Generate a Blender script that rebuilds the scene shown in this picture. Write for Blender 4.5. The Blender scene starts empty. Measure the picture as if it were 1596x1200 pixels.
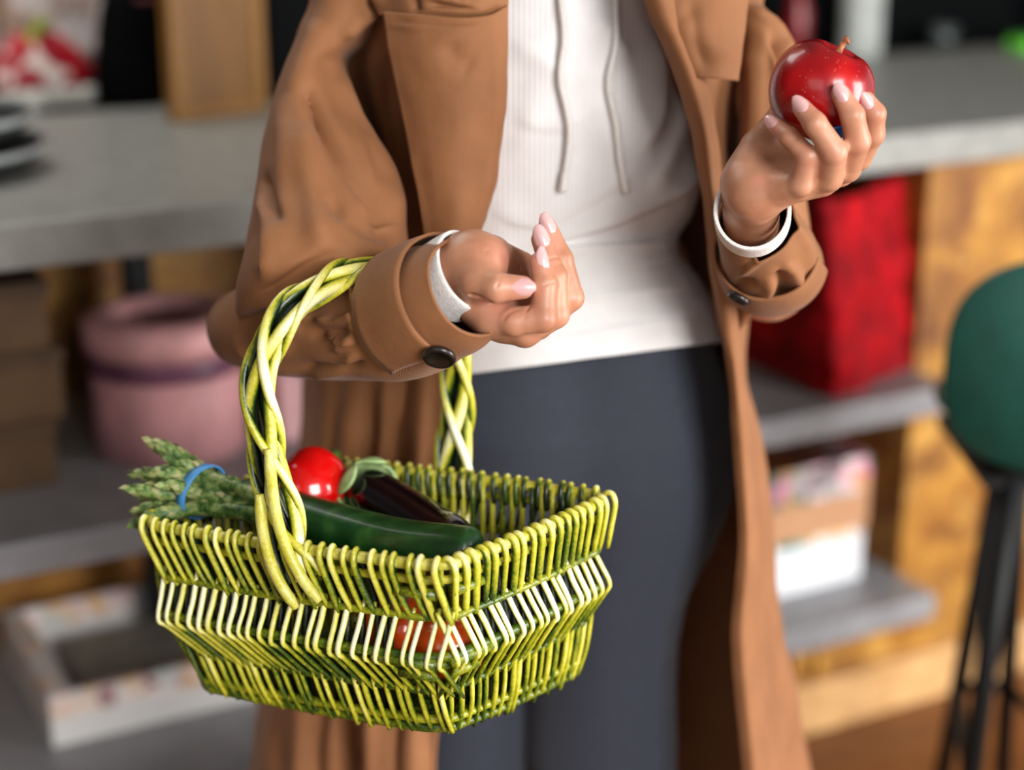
import bpy, math, random
import numpy as np
from mathutils import Vector, Matrix, noise as mnoise

random.seed(7)
rng = np.random.default_rng(7)
SC = bpy.context.scene
COL = SC.collection

# ------------------------------------------------------------------ camera
CAM_H = 1.30
PITCH = math.radians(18.0)
FPX = 2600.0
cam_data = bpy.data.cameras.new('camera')
cam = bpy.data.objects.new('camera', cam_data)
COL.objects.link(cam)
cam.location = (0, 0, CAM_H)
cam.rotation_euler = (math.pi / 2 - PITCH, 0, 0)
cam_data.sensor_width = 36.0
cam_data.lens = FPX / 1596.0 * 36.0
cam_data.clip_start = 0.05
cam_data.dof.use_dof = True
cam_data.dof.focus_distance = 1.14
cam_data.dof.aperture_fstop = 2.2
SC.camera = cam
CP, SP = math.cos(PITCH), math.sin(PITCH)


def P(px, py, Y):
    """point of the room seen at (px,py) that stands Y metres in front of the camera"""
    x = (px - 798) / FPX
    u = -(py - 600) / FPX
    ry = CP + u * SP
    rz = -SP + u * CP
    t = Y / ry
    return np.array([x * t, Y, CAM_H + rz * t])


def PZ(px, py, Z):
    """point of the room at height Z"""
    x = (px - 798) / FPX
    u = -(py - 600) / FPX
    ry = CP + u * SP
    rz = -SP + u * CP
    t = (Z - CAM_H) / rz
    return np.array([x * t, ry * t, Z])


def proj(v):
    v = np.asarray(v)
    dx, dy, dz = v[..., 0], v[..., 1], v[..., 2] - CAM_H
    d = dy * CP - dz * SP
    up = dy * SP + dz * CP
    return np.stack([798 + FPX * dx / d, 600 - FPX * up / d], -1)


# ------------------------------------------------------------------ objects
def lin(c):
    return tuple((x / 12.92 if x <= 0.04045 else ((x + 0.055) / 1.055) ** 2.4) for x in (v / 255.0 for v in c))


def mesh_obj(name, verts, faces, mat, parent=None, smooth=True, attrs=None):
    me = bpy.data.meshes.new(name)
    if len(verts) == 0:
        raise ValueError(name)
    me.from_pydata([tuple(map(float, v)) for v in verts], [], [tuple(map(int, f)) for f in faces])
    if attrs:
        for k, arr in attrs.items():
            a = me.attributes.new(k, 'FLOAT', 'POINT')
            a.data.foreach_set('value', np.asarray(arr, dtype=np.float32))
    me.validate()
    me.polygons.foreach_set('use_smooth', [smooth] * len(me.polygons))
    me.update()
    ob = bpy.data.objects.new(name, me)
    COL.objects.link(ob)
    if mat:
        me.materials.append(mat)
    if parent is not None:
        ob.parent = parent
        ob.matrix_parent_inverse = root_matrix(parent).inverted()
    return ob


def root_matrix(o):
    m = o.matrix_parent_inverse @ Matrix.LocRotScale(o.location, o.rotation_euler, o.scale) if o.parent else \
        Matrix.LocRotScale(o.location, o.rotation_euler, o.scale)
    return root_matrix(o.parent) @ m if o.parent else m


def thing(name, label, cat, loc=(0, 0, 0), group=None):
    o = bpy.data.objects.new(name, None)
    COL.objects.link(o)
    o.empty_display_size = 0.05
    o.location = tuple(map(float, loc))
    return tag(o, label, cat, group)


def tag(o, label, cat, group=None):
    o['label'] = label
    o['category'] = cat
    if group:
        o['group'] = group
    return o


def struct(o):
    o['kind'] = 'structure'
    return o


def solidify(o, t, offset=-1.0):
    m = o.modifiers.new('thickness', 'SOLIDIFY')
    m.thickness = t
    m.offset = offset
    return o


def subsurf(o, n=1):
    m = o.modifiers.new('smooth', 'SUBSURF')
    m.levels = n
    m.render_levels = n
    return o


def bevel(o, w, seg=2):
    m = o.modifiers.new('bevel', 'BEVEL')
    m.width = w
    m.segments = seg
    m.limit_method = 'ANGLE'
    return o


class MB:
    """collects shapes of ONE mesh"""

    def __init__(self):
        self.v, self.f, self.n = [], [], 0
        self.a = []

    def add(self, v, f, a=None):
        v = np.asarray(v, float)
        self.v.append(v)
        self.f += [tuple(i + self.n for i in q) for q in f]
        self.a.append(np.zeros(len(v)) if a is None else np.broadcast_to(np.asarray(a, float), (len(v),)))
        self.n += len(v)
        return self

    def build(self, name, mat, parent=None, smooth=True, attr=None):
        return mesh_obj(name, np.concatenate(self.v), self.f, mat, parent, smooth,
                        {attr: np.concatenate(self.a)} if attr else None)


def box8(p):
    """hexahedron of 8 corners: bottom 4 then top 4 (ccw from above)"""
    return np.array(p, float), [(3, 2, 1, 0), (4, 5, 6, 7), (0, 1, 5, 4), (1, 2, 6, 5), (2, 3, 7, 6), (3, 0, 4, 7)]


def boxc(c, s, rot=0.0, tilt=None):
    x, y, z = s[0] / 2, s[1] / 2, s[2] / 2
    p = np.array([(-x, -y, -z), (x, -y, -z), (x, y, -z), (-x, y, -z), (-x, -y, z), (x, -y, z), (x, y, z), (-x, y, z)])
    if tilt is not None:
        p = p @ np.array(tilt).T
    cr, sr = math.cos(rot), math.sin(rot)
    p = p @ np.array([[cr, sr, 0], [-sr, cr, 0], [0, 0, 1]])
    return box8(p + np.array(c))


def catmull(pts, n, closed=False):
    """resample an array (k, ...) along axis 0 with a Catmull-Rom curve"""
    pts = np.asarray(pts, float)
    k = len(pts)
    if closed:
        t = np.linspace(0, k, n, endpoint=False)
        i = np.floor(t).astype(int)
        f = t - i
        g = lambda j: pts[(i + j) % k]
    else:
        ext = np.concatenate([[2 * pts[0] - pts[1]], pts, [2 * pts[-1] - pts[-2]]])
        t = np.linspace(0, k - 1, n)
        i = np.minimum(np.floor(t).astype(int), k - 2)
        f = t - i
        g = lambda j: ext[i + j + 1]
    f = f.reshape((-1,) + (1,) * (pts.ndim - 1))
    p0, p1, p2, p3 = g(-1), g(0), g(1), g(2)
    return 0.5 * (2 * p1 + (p2 - p0) * f + (2 * p0 - 5 * p1 + 4 * p2 - p3) * f ** 2 + (3 * p1 - p0 - 3 * p2 + p3) * f ** 3)


def grid_faces(nu, nv, cu=False, cv=False):
    f = []
    for i in range(nu if cu else nu - 1):
        for j in range(nv if cv else nv - 1):
            a, b = i * nv + j, i * nv + (j + 1) % nv
            i2 = (i + 1) % nu
            f.append((a, b, i2 * nv + (j + 1) % nv, i2 * nv + j))
    return f


def frames(path):
    path = np.asarray(path, float)
    t = np.gradient(path, axis=0)
    t /= np.linalg.norm(t, axis=1)[:, None] + 1e-12
    n = np.zeros_like(t)
    ref = np.array([0, 0, 1.0]) if abs(t[0][2]) < 0.8 else np.array([1.0, 0, 0])
    v = np.cross(ref, t[0])
    n[0] = v / np.linalg.norm(v)
    for i in range(1, len(t)):
        v = n[i - 1] - t[i] * np.dot(n[i - 1], t[i])
        n[i] = v / (np.linalg.norm(v) + 1e-12)
    return t, n, np.cross(t, n)


def tube(path, r, seg=8, cap=True, flat=1.0):
    path = np.asarray(path, float)
    r = np.broadcast_to(np.asarray(r, float), (len(path),))
    t, n, b = frames(path)
    a = np.linspace(0, 2 * math.pi, seg, endpoint=False)
    v = path[:, None] + r[:, None, None] * (np.cos(a)[None, :, None] * n[:, None] + flat * np.sin(a)[None, :, None] * b[:, None])
    v = v.reshape(-1, 3)
    f = grid_faces(len(path), seg, cv=True)
    if cap:
        f.append(tuple(range(seg))[::-1])
        f.append(tuple(range((len(path) - 1) * seg, len(path) * seg)))
    return v, f


def lathe(prof, seg=32, c=(0, 0, 0), axis=None):
    """prof: list of (radius, height)"""
    a = np.linspace(0, 2 * math.pi, seg, endpoint=False)
    prof = np.asarray(prof, float)
    v = np.stack([prof[:, 0, None] * np.cos(a), prof[:, 0, None] * np.sin(a), np.broadcast_to(prof[:, 1, None], (len(prof), seg))], -1).reshape(-1, 3)
    if axis is not None:
        q = Vector((0, 0, 1)).rotation_difference(Vector(axis)).to_matrix()
        v = v @ np.array(q).T
    f = grid_faces(len(prof), seg, cv=True)
    return v + np.asarray(c, float), [q[::-1] for q in f]


def vnormals(v, f):
    nn = np.zeros_like(v)
    q = np.array([x if len(x) == 4 else (x[0], x[1], x[2], x[2]) for x in f if len(x) in (3, 4)])
    a = np.cross(v[q[:, 2]] - v[q[:, 0]], v[q[:, 3]] - v[q[:, 1]])
    tri = q[:, 2] == q[:, 3]
    if tri.any():
        a[tri] = np.cross(v[q[tri, 1]] - v[q[tri, 0]], v[q[tri, 2]] - v[q[tri, 0]])
    for k in range(4):
        np.add.at(nn, q[:, k], a)
    return nn / (np.linalg.norm(nn, axis=1)[:, None] + 1e-12)


def poly_sd(p, line):
    """distance, signed side and run 0..1 of points p (n,2) to a polyline"""
    line = np.asarray(line, float)
    best = np.full(len(p), 1e9)
    side = np.zeros(len(p))
    run = np.zeros(len(p))
    L = np.concatenate([[0], np.cumsum(np.linalg.norm(np.diff(line, axis=0), axis=1))])
    for i in range(len(line) - 1):
        a, d = line[i], line[i + 1] - line[i]
        l2 = d @ d
        t = np.clip(((p - a) @ d) / l2, 0, 1)
        q = p - (a + t[:, None] * d)
        dd = np.linalg.norm(q, axis=1)
        m = dd < best
        best[m] = dd[m]
        side[m] = np.sign(d[0] * q[m, 1] - d[1] * q[m, 0])
        run[m] = (L[i] + t[m] * (L[i + 1] - L[i])) / L[-1]
    return best, side, run


def sculpt(v, f, folds, back=False):
    """press folds into a cloth surface. fold = (polyline as the photo shows it, width, height[, kind])
    kind 0 rounded ridge, +1/-1 ridge that drops away sharply on one side"""
    n = vnormals(v, f)
    view = np.array([0, 0, CAM_H]) - v
    view /= np.linalg.norm(view, axis=1)[:, None]
    facing = (n * view).sum(1)
    s = np.sign(np.median(facing[np.abs(facing) > 0.3])) if not back else 1
    flip = facing < 0
    nn = np.where(flip[:, None], -n, n) if back else n * 1.0
    pp = proj(v)
    w8 = np.clip(np.abs(facing) * 2.5, 0, 1) if back else np.clip(facing * 3, 0, 1)
    out = v.copy()
    for fo in folds:
        line, w, h = fo[:3]
        kind = fo[3] if len(fo) > 3 else 0
        line = catmull(line, max(len(line) * 5, 2)) if len(line) > 2 else np.asarray(line, float)
        d, sd, run = poly_sd(pp, line)
        sgn = d * sd
        if kind == 0:
            g = np.exp(-(d / w) ** 2)
        else:
            q = sgn * kind
            g = np.where(q > 0, np.exp(-(q / w) ** 2), np.exp(-(q / (w * 0.22)) ** 2))
        taper = np.clip(np.minimum(run, 1 - run) * 5 + 0.15, 0, 1)
        out += nn * (g * taper * h * w8)[:, None]
    return out


def vnoise(v, scale, amp, seed=0.0, oct=2):
    out = np.zeros(len(v))
    for i, q in enumerate(v):
        out[i] = mnoise.fractal(Vector((q[0] * scale + seed, q[1] * scale - seed, q[2] * scale + 2 * seed)), 1.0, 2.0, oct)
    return out * amp


def ring_tube(rings, n_along, n_round, sq=2.0, cap_end=False):
    """rings: (px_a, py_a, px_b, py_b, Y, depth_radius); a and b are the two outline points of the ring"""
    C, H, D = [], [], []
    for (ax, ay, bx, by, Y, rd) in rings:
        a, b = P(ax, ay, Y), P(bx, by, Y)
        c = (a + b) / 2
        view = c - np.array([0, 0, CAM_H])
        view /= np.linalg.norm(view)
        h = (b - a) / 2
        dd = view - h * (view @ h) / (h @ h)
        dd /= np.linalg.norm(dd)
        C.append(c); H.append(h); D.append(dd * rd)
    C, H, D = (catmull(np.array(x), n_along) for x in (C, H, D))
    th = np.linspace(0, 2 * math.pi, n_round, endpoint=False)
    cs, sn = np.cos(th), np.sin(th)
    e = 2.0 / sq
    cs = np.sign(cs) * np.abs(cs) ** e
    sn = np.sign(sn) * np.abs(sn) ** e
    v = C[:, None] + cs[None, :, None] * H[:, None] + sn[None, :, None] * D[:, None]
    f = grid_faces(n_along, n_round, cv=True)
    if cap_end:
        f.append(tuple(range((n_along - 1) * n_round, n_along * n_round)))
    v = v.reshape(-1, 3)
    nn = vnormals(v, f)
    cc = np.repeat(C, n_round, axis=0)
    if ((v - cc) * nn).sum() < 0:
        f = [q[::-1] for q in f]
    return v, f


def sheet(rows, nu, nv):
    """cloth sheet through rows of (px,py,Y)"""
    g = np.array([[P(*q) for q in r] for r in rows])
    g = catmull(g, nu)
    g = catmull(g.transpose(1, 0, 2), nv).transpose(1, 0, 2)
    return g.reshape(-1, 3), grid_faces(nu, nv)


# ------------------------------------------------------------------ implicit surfaces
def sd_cone(p, a, b, ra, rb):
    a, b = np.asarray(a, np.float32), np.asarray(b, np.float32)
    ba = b - a
    t = np.clip(((p - a) @ ba) / max(float(ba @ ba), 1e-12), 0, 1)
    return np.linalg.norm(p - (a + t[..., None] * ba), axis=-1) - (ra + t * (rb - ra))


def smin(a, b, k):
    h = np.clip(0.5 + 0.5 * (b - a) / k, 0, 1)
    return b + (a - b) * h - k * h * (1 - h)


def surface_nets(F, org, h):
    nx, ny, nz = F.shape
    ins = F < 0
    cnt = np.zeros((nx - 1, ny - 1, nz - 1), np.int32)
    acc = np.zeros((nx - 1, ny - 1, nz - 1, 3), np.float32)
    corners = [(i, j, k) for i in (0, 1) for j in (0, 1) for k in (0, 1)]
    sl = lambda c: F[c[0]:nx - 1 + c[0], c[1]:ny - 1 + c[1], c[2]:nz - 1 + c[2]]
    for a in corners:
        for ax in range(3):
            if a[ax] == 0:
                b = tuple(a[i] + (i == ax) for i in range(3))
                fa, fb = sl(a), sl(b)
                m = (fa < 0) != (fb < 0)
                t = np.where(m, fa / np.where(m, fa - fb, 1), 0)
                pt = np.zeros(m.shape + (3,), np.float32)
                for i in range(3):
                    pt[..., i] = a[i] + (t if i == ax else 0)
                acc += pt * m[..., None]
                cnt += m
    act = cnt > 0
    idx = -np.ones(act.shape, np.int64)
    idx[act] = np.arange(act.sum())
    cell = np.argwhere(act)
    verts = (cell + acc[act] / cnt[act][:, None]) * h + np.asarray(org)
    faces = []
    for ax in range(3):
        o1, o2 = (ax + 1) % 3, (ax + 2) % 3
        s0 = [slice(None)] * 3; s1 = [slice(None)] * 3
        s0[ax] = slice(0, -1); s1[ax] = slice(1, None)
        A, B = ins[tuple(s0)], ins[tuple(s1)]
        e = np.argwhere(A != B)
        ok = (e[:, o1] > 0) & (e[:, o2] > 0) & (e[:, o1] < F.shape[o1] - 1) & (e[:, o2] < F.shape[o2] - 1)
        e = e[ok]
        fl = A[tuple(e.T)]
        def g(d1, d2):
            q = e.copy(); q[:, o1] -= d1; q[:, o2] -= d2
            return idx[tuple(q.T)]
        q = np.stack([g(0, 0), g(1, 0), g(1, 1), g(0, 1)], 1)
        q[~fl] = q[~fl][:, ::-1]
        faces.append(q)
    return verts, np.concatenate(faces)[:, ::-1]


def implicit(fn, lo, hi, h):
    lo, hi = np.asarray(lo, float), np.asarray(hi, float)
    n = np.ceil((hi - lo) / h).astype(int) + 1
    ax = [lo[i] + h * np.arange(n[i]) for i in range(3)]
    F = np.empty(tuple(n), np.float32)
    for i0 in range(0, n[0], 24):
        g = np.stack(np.meshgrid(ax[0][i0:i0 + 24], ax[1], ax[2], indexing='ij'), -1).astype(np.float32)
        F[i0:i0 + 24] = fn(g)
    v, f = surface_nets(F, lo, h)
    # orient outward
    c = v.mean(0)
    q = f[:2000]
    return v, f


def relax(v, f, it=2, w=0.5):
    q = np.asarray(f)
    e = np.concatenate([q[:, [0, 1]], q[:, [1, 2]], q[:, [2, 3]], q[:, [3, 0]]])
    for _ in range(it):
        s = np.zeros_like(v); c = np.zeros(len(v))
        np.add.at(s, e[:, 0], v[e[:, 1]]); np.add.at(c, e[:, 0], 1)
        np.add.at(s, e[:, 1], v[e[:, 0]]); np.add.at(c, e[:, 1], 1)
        v = v + w * (s / np.maximum(c, 1)[:, None] - v)
    return v


# ------------------------------------------------------------------ materials
def new_mat(name):
    m = bpy.data.materials.new(name)
    m.use_nodes = True
    nt = m.node_tree
    return m, nt, nt.nodes['Principled BSDF']


def nd(nt, kind, **kw):
    n = nt.nodes.new(kind)
    for k, val in kw.items():
        if k in n.inputs:
            n.inputs[k].default_value = val
        else:
            setattr(n, k, val)
    return n


def ramp(nt, fac, stops):
    r = nt.nodes.new('ShaderNodeValToRGB')
    el = r.color_ramp.elements
    while len(el) < len(stops):
        el.new(0.5)
    for e, (p, c) in zip(el, stops):
        e.position = p
        e.color = (*lin(c), 1) if max(c) > 1 else (*c, 1)
    nt.links.new(fac, r.inputs['Fac'])
    return r.outputs['Color']


def coords(nt, scale=(1, 1, 1), rot=(0, 0, 0), kind='Object'):
    tc = nt.nodes.new('ShaderNodeTexCoord')
    mp = nt.nodes.new('ShaderNodeMapping')
    mp.inputs['Scale'].default_value = scale
    mp.inputs['Rotation'].default_value = rot
    nt.links.new(tc.outputs[kind], mp.inputs['Vector'])
    return mp.outputs['Vector']


def noise_tex(nt, vec, scale, detail=3, rough=0.5, dist=0.0):
    n = nd(nt, 'ShaderNodeTexNoise', Scale=scale, Detail=detail, Roughness=rough, Distortion=dist)
    nt.links.new(vec, n.inputs['Vector'])
    return n.outputs['Fac']


def add_bump(nt, bs, h, strength, dist):
    b = nd(nt, 'ShaderNodeBump', Strength=strength, Distance=dist)
    nt.links.new(h, b.inputs['Height'])
    nt.links.new(b.outputs['Normal'], bs.inputs['Normal'])


def plain(name, c, rough=0.6, spec=0.5, var=0.12, vs=25.0, metal=0.0, coat=0.0, sheen=0.0, bump=0.0, bscale=300.0, scale=(1, 1, 1)):
    m, nt, bs = new_mat(name)
    v = coords(nt, scale)
    c0 = tuple(x * (1 - var) for x in c)
    c1 = tuple(min(255, x * (1 + var)) for x in c)
    nt.links.new(ramp(nt, noise_tex(nt, v, vs), [(0.3, c0), (0.7, c1)]), bs.inputs['Base Color'])
    bs.inputs['Roughness'].default_value = rough
    bs.inputs['Specular IOR Level'].default_value = spec
    bs.inputs['Metallic'].default_value = metal
    bs.inputs['Coat Weight'].default_value = coat
    bs.inputs['Coat Roughness'].default_value = 0.08
    if sheen:
        bs.inputs['Sheen Weight'].default_value = sheen
        bs.inputs['Sheen Roughness'].default_value = 0.5
    if bump:
        add_bump(nt, bs, noise_tex(nt, v, bscale, 4), bump, 0.002)
    return m
# ------------------------------------------------------------------ the room and the bar
BA = math.radians(28.3)
BU = np.array([math.cos(BA), math.sin(BA), 0])
BW = np.array([-math.sin(BA), math.cos(BA), 0])


def B(u, w, z):
    return BU * u + BW * w + np.array([0, 0, z])


def bbox(u0, u1, w0, w1, z0, z1):
    return box8([B(u0, w0, z0), B(u1, w0, z0), B(u1, w1, z0), B(u0, w1, z0), B(u0, w0, z1), B(u1, w0, z1), B(u1, w1, z1), B(u0, w1, z1)])


def bb(name, mat, parent, *a, bev=0.002):
    o = MB().add(*bbox(*a)).build(name, mat, parent, smooth=False)
    if bev:
        bevel(o, bev)
    return o


def osb_mat():
    m, nt, bs = new_mat('osb_board')
    v = coords(nt, (1, 1, 1))
    vo = nd(nt, 'ShaderNodeTexVoronoi', Scale=16.0)
    wv = nd(nt, 'ShaderNodeTexNoise', Scale=9.0, Detail=3.0)
    nt.links.new(v, wv.inputs['Vector'])
    mx = nd(nt, 'ShaderNodeVectorMath', operation='MULTIPLY_ADD')
    nt.links.new(wv.outputs['Color'], mx.inputs[0])
    mx.inputs[1].default_value = (0.25, 0.25, 0.25)
    nt.links.new(v, mx.inputs[2])
    nt.links.new(mx.outputs[0], vo.inputs['Vector'])
    sep = nd(nt, 'ShaderNodeSeparateColor')
    nt.links.new(vo.outputs['Color'], sep.inputs[0])
    c1 = ramp(nt, sep.outputs[0], [(0.05, (96, 50, 6)), (0.4, (134, 80, 12)), (0.7, (160, 108, 28)), (0.97, (190, 148, 74))])
    c2 = ramp(nt, noise_tex(nt, v, 11, 4, 0.6), [(0.36, (100, 52, 6)), (0.62, (186, 134, 48))])
    mix = nd(nt, 'ShaderNodeMix', data_type='RGBA')
    mix.inputs[0].default_value = 0.5
    nt.links.new(c1, mix.inputs[6]); nt.links.new(c2, mix.inputs[7])
    nt.links.new(mix.outputs[2], bs.inputs['Base Color'])
    bs.inputs['Roughness'].default_value = 0.55
    return m


def wood_mat(name, c0, c1, scale=(3, 40, 40), rot=(0, 0, 0), rough=0.5):
    m, nt, bs = new_mat(name)
    v = coords(nt, scale, rot)
    nt.links.new(ramp(nt, noise_tex(nt, v, 1.0, 5, 0.6, 0.6), [(0.3, c0), (0.7, c1)]), bs.inputs['Base Color'])
    bs.inputs['Roughness'].default_value = rough
    return m


def floral_mat(name, base, zlo, zhi, size=26.0, flowers=((214, 150, 170), (232, 196, 150), (40, 120, 105), (240, 215, 220), (120, 30, 50)), dens=0.6):
    """printed flowers in a band of height zlo..zhi on card"""
    m, nt, bs = new_mat(name)
    v = coords(nt)
    geo = nd(nt, 'ShaderNodeNewGeometry')
    sp = nd(nt, 'ShaderNodeSeparateXYZ')
    nt.links.new(geo.outputs['Position'], sp.inputs[0])
    vo = nd(nt, 'ShaderNodeTexVoronoi', Scale=size)
    nt.links.new(v, vo.inputs['Vector'])
    sc = nd(nt, 'ShaderNodeSeparateColor')
    nt.links.new(vo.outputs['Color'], sc.inputs[0])
    k = len(flowers)
    col = ramp(nt, sc.outputs[0], [((i + 0.5) / k, c) for i, c in enumerate(flowers)])
    a = nd(nt, 'ShaderNodeMapRange'); a.inputs[1].default_value = zlo; a.inputs[2].default_value = zlo + (zhi - zlo) * 0.3
    nt.links.new(sp.outputs[2], a.inputs[0])
    d = nd(nt, 'ShaderNodeMapRange'); d.inputs[1].default_value = dens + 0.08; d.inputs[2].default_value = dens
    nt.links.new(vo.outputs['Distance'], d.inputs[0])
    mu = nd(nt, 'ShaderNodeMath', operation='MULTIPLY')
    nt.links.new(a.outputs[0], mu.inputs[0]); nt.links.new(d.outputs[0], mu.inputs[1])
    mix = nd(nt, 'ShaderNodeMix', data_type='RGBA')
    nt.links.new(mu.outputs[0], mix.inputs[0])
    mix.inputs[6].default_value = (*lin(base), 1)
    nt.links.new(col, mix.inputs[7])
    nt.links.new(mix.outputs[2], bs.inputs['Base Color'])
    bs.inputs['Roughness'].default_value = 0.6
    return m


M_OSB = osb_mat()
M_COUNTER = plain('grey_laminate', (132, 132, 127), 0.42, var=0.06, vs=30)
M_SHELF = plain('grey_shelf_board', (134, 134, 137), 0.42, var=0.06, vs=20)
M_DARK = plain('dark_wall_paint', (9, 12, 13), 0.9, spec=0.05, var=0.2, vs=3)
M_BLACK = plain('black_metal', (10, 12, 13), 0.5, spec=0.2, var=0.1)
M_BLACKCLOTH = plain('black_plastic', (5, 6, 7), 0.7, spec=0.06, var=0.2)
M_FLOOR = wood_mat('brown_floor_boards', (84, 44, 16), (134, 80, 38), (4, 22, 4), (0, 0, -BA), 0.4)
M_PLANK = wood_mat('pale_wood', (176, 130, 78), (214, 172, 118), (3, 30, 60), (0, 0, -BA))
M_KRAFT = wood_mat('kraft_card', (172, 120, 78), (190, 140, 98), (8, 8, 30))

# setting
floor = struct(MB().add(*bbox(-2.6, 7.0, -2.2, 4.0, -0.06, 0.0)).build('floor', M_FLOOR, None, False))
wall = struct(MB().add(*bbox(-2.6, 7.0, 3.75, 3.9, 0.0, 2.7499)).build('wall_back', M_DARK, None, False))

struct(MB().add(*bbox(-2.6, 7.0, -2.2, 4.0, 2.75, 2.8)).build('unseen_ceiling', plain('ceiling_paint', (150, 150, 146), 0.9), None, False))  # out of view, added to cut ambient light from above
struct(MB().add(*bbox(-2.7, -2.6, -2.2, 4.0, 0.0, 2.75)).build('unseen_wall_left', plain('grey_wall_paint', (96, 94, 90), 0.85), None, False))  # out of view, added to cut ambient light from this side

CT = 0.93          # counter top
WF = 1.715         # front plane of the counter and the shelves
WP = 1.80          # front plane of the board panels
c = B(0.9, 2.05, 0)
bar = thing('bar_counter', 'long bar counter faced with chipboard under a thick grey worktop', 'bar counter', c)
bb('worktop', M_COUNTER, bar, -0.55, 4.0, WF, 2.43, CT - 0.05, CT, bev=0.004)
o = bb('front_panel', M_OSB, bar, 1.65, 4.0, WP, WP + 0.022, 0.0, CT - 0.0501)
bb('kick_panel', M_OSB, bar, -0.55, 1.6495, WP, WP + 0.022, 0.0, 0.17)
bb('back_panel', M_OSB, bar, -0.55, 1.67, 2.22, 2.242, 0.0, CT - 0.0501)
bb('side_panel', M_OSB, bar, 1.6505, 1.67, WP + 0.0225, 2.22, 0.0, CT - 0.0501)
bb('divider', M_OSB, bar, 0.93, 0.95, WP + 0.03, 2.2195, 0.0, CT - 0.0501)
MSH = ((-0.5, 0.925, 0.58), (-0.5, 0.925, 0.225), (0.955, 1.649, 0.555), (0.955, 1.649, 0.225))
for (u0, u1, z1) in MSH:
    mb = MB().add(*bbox(u0, u1, WF, 2.2195, z1 - 0.04, z1))
    bevel(mb.build('shelf', M_SHELF, bar, False), 0.003)
bb('leg', M_BLACK, bar, 0.565, 0.60, 2.12, 2.155, 0.0, CT - 0.0501)
bb('plinth', M_PLANK, bar, -0.55, 4.0, WP - 0.022, WP - 0.0005, 0.0, 0.085)
for u in (1.44, 1.49):
    bb('batten', M_OSB, bar, u, u + 0.02, WP - 0.012, WP - 0.0005, 0.086, 0.184)

# ---- boxes standing in the left bay
brown = plain('brown_card', (78, 54, 28), 0.75, var=0.15, vs=12)
zz = 0.58
for i, (h, uu, lab) in enumerate(((0.082, 0.40, 'brown cardboard box at the bottom of the stack under the counter, far left'),
                                  (0.086, 0.415, 'brown cardboard box in the middle of the stack under the counter, far left'),
                                  (0.08, 0.405, 'brown cardboard box at the top of the stack under the counter, far left'))):
    t = thing('cardboard_box', lab, 'box', B(0.2, 1.98, zz), 'brown boxes stacked under the counter')
    bb('body', brown, t, -0.05, uu - 0.0, 1.87, 2.12, zz, zz + h * 0.78)
    bb('lid', plain('brown_card_lid', (66, 45, 24), 0.75), t, -0.053, uu + 0.003, 1.866, 2.123, zz + h * 0.78, zz + h - 0.0005)
    zz += h


def hat_box(name, label, c, r, h, lid_h, grp=None):
    t = thing(name, label, 'box', c, grp)
    pink = plain('pink_card', (196, 140, 142), 0.6, var=0.06)
    MB().add(*lathe([(0.001, 0.0), (r, 0), (r, h), (r - 0.004, h), (r - 0.004, 0.006), (0.001, 0.006)], 64, c)).build('body', pink, t)
    MB().add(*lathe([(r + 0.0008, h * 0.80), (r + 0.0015, h * 0.80), (r + 0.0015, h * 0.995), (r + 0.0008, h * 0.995)], 64, c)).build('ribbon', plain('plum_ribbon', (104, 62, 84), 0.4), t)
    lc = np.array(c) + [0, 0, h + 0.0005]
    MB().add(*lathe([(0.001, lid_h - 0.014), (r - 0.042, lid_h - 0.014), (r - 0.036, lid_h), (r - 0.012, lid_h), (r + 0.006, lid_h - 0.006), (r + 0.007, 0.0), (r + 0.002, 0.0), (r + 0.002, lid_h - 0.02), (0.001, lid_h - 0.02)], 64, lc)).build('lid', plain('pink_card_rim', (204, 150, 150), 0.5), t)
    MB().add(*lathe([(0.001, 0), (r - 0.043, 0), (r - 0.043, 0.001), (0.001, 0.001)], 64, lc + [0, 0, lid_h - 0.0135])).build('window', plain('brown_window', (90, 56, 30), 0.3), t)
    return t


pc = PZ(268, 690, 0.58)
hat_box('hat_box', 'round pink hat box with a plum band on the shelf left of the coat', (pc[0], pc[1] + 0.0, 0.58), 0.094, 0.132, 0.042)
pc2 = PZ(440, 690, 0.58)
pc2 = pc2 + BU * 0.03 + BW * 0.02
t = thing('gift_box', 'smaller pink box with a mauve lid half hidden behind the brown coat', 'box', (pc2[0], pc2[1] + 0.03, 0.58))
pk = plain('pale_pink_card', (214, 164, 166), 0.6, var=0.05)
g0 = uw0 = np.array([pc2 @ BU, pc2 @ BW])
bb('body', pk, t, g0[0] - 0.03, g0[0] + 0.075, g0[1] - 0.02, g0[1] + 0.09, 0.58, 0.665)
bb('lid', plain('mauve_card', (176, 132, 150), 0.5), t, g0[0] - 0.032, g0[0] + 0.077, g0[1] - 0.022, g0[1] + 0.092, 0.6655, 0.682)

# printed white tray box, lower left
fm = floral_mat('white_floral_card', (206, 203, 200), 0.262, 0.29, 42, ((222, 205, 204), (214, 204, 200), (150, 172, 166), (226, 210, 206), (200, 150, 70), (218, 200, 198), (128, 36, 50), (214, 205, 202)), 0.8)
wi = plain('white_card', (202, 200, 198), 0.55, var=0.04)
u0, u1, w0, w1, z0, z1 = 0.368, 0.80, 1.89, 2.165, 0.2255, 0.296
t = thing('tray_box', 'open white box with a faded flower print on the lowest shelf, left of the coat', 'box', B(0.55, 2.02, z0))
for n, a in (('front_side', (u0, u1, w0, w0 + 0.012, z0, z1)), ('back_side', (u0, u1, w1 - 0.012, w1, z0, z1)),
             ('left_side', (u0, u0 + 0.03, w0 + 0.0125, w1 - 0.0125, z0, z1)), ('right_side', (u1 - 0.012, u1, w0 + 0.0125, w1 - 0.0125, z0, z1))):
    bb('side', fm, t, *a)
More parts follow.
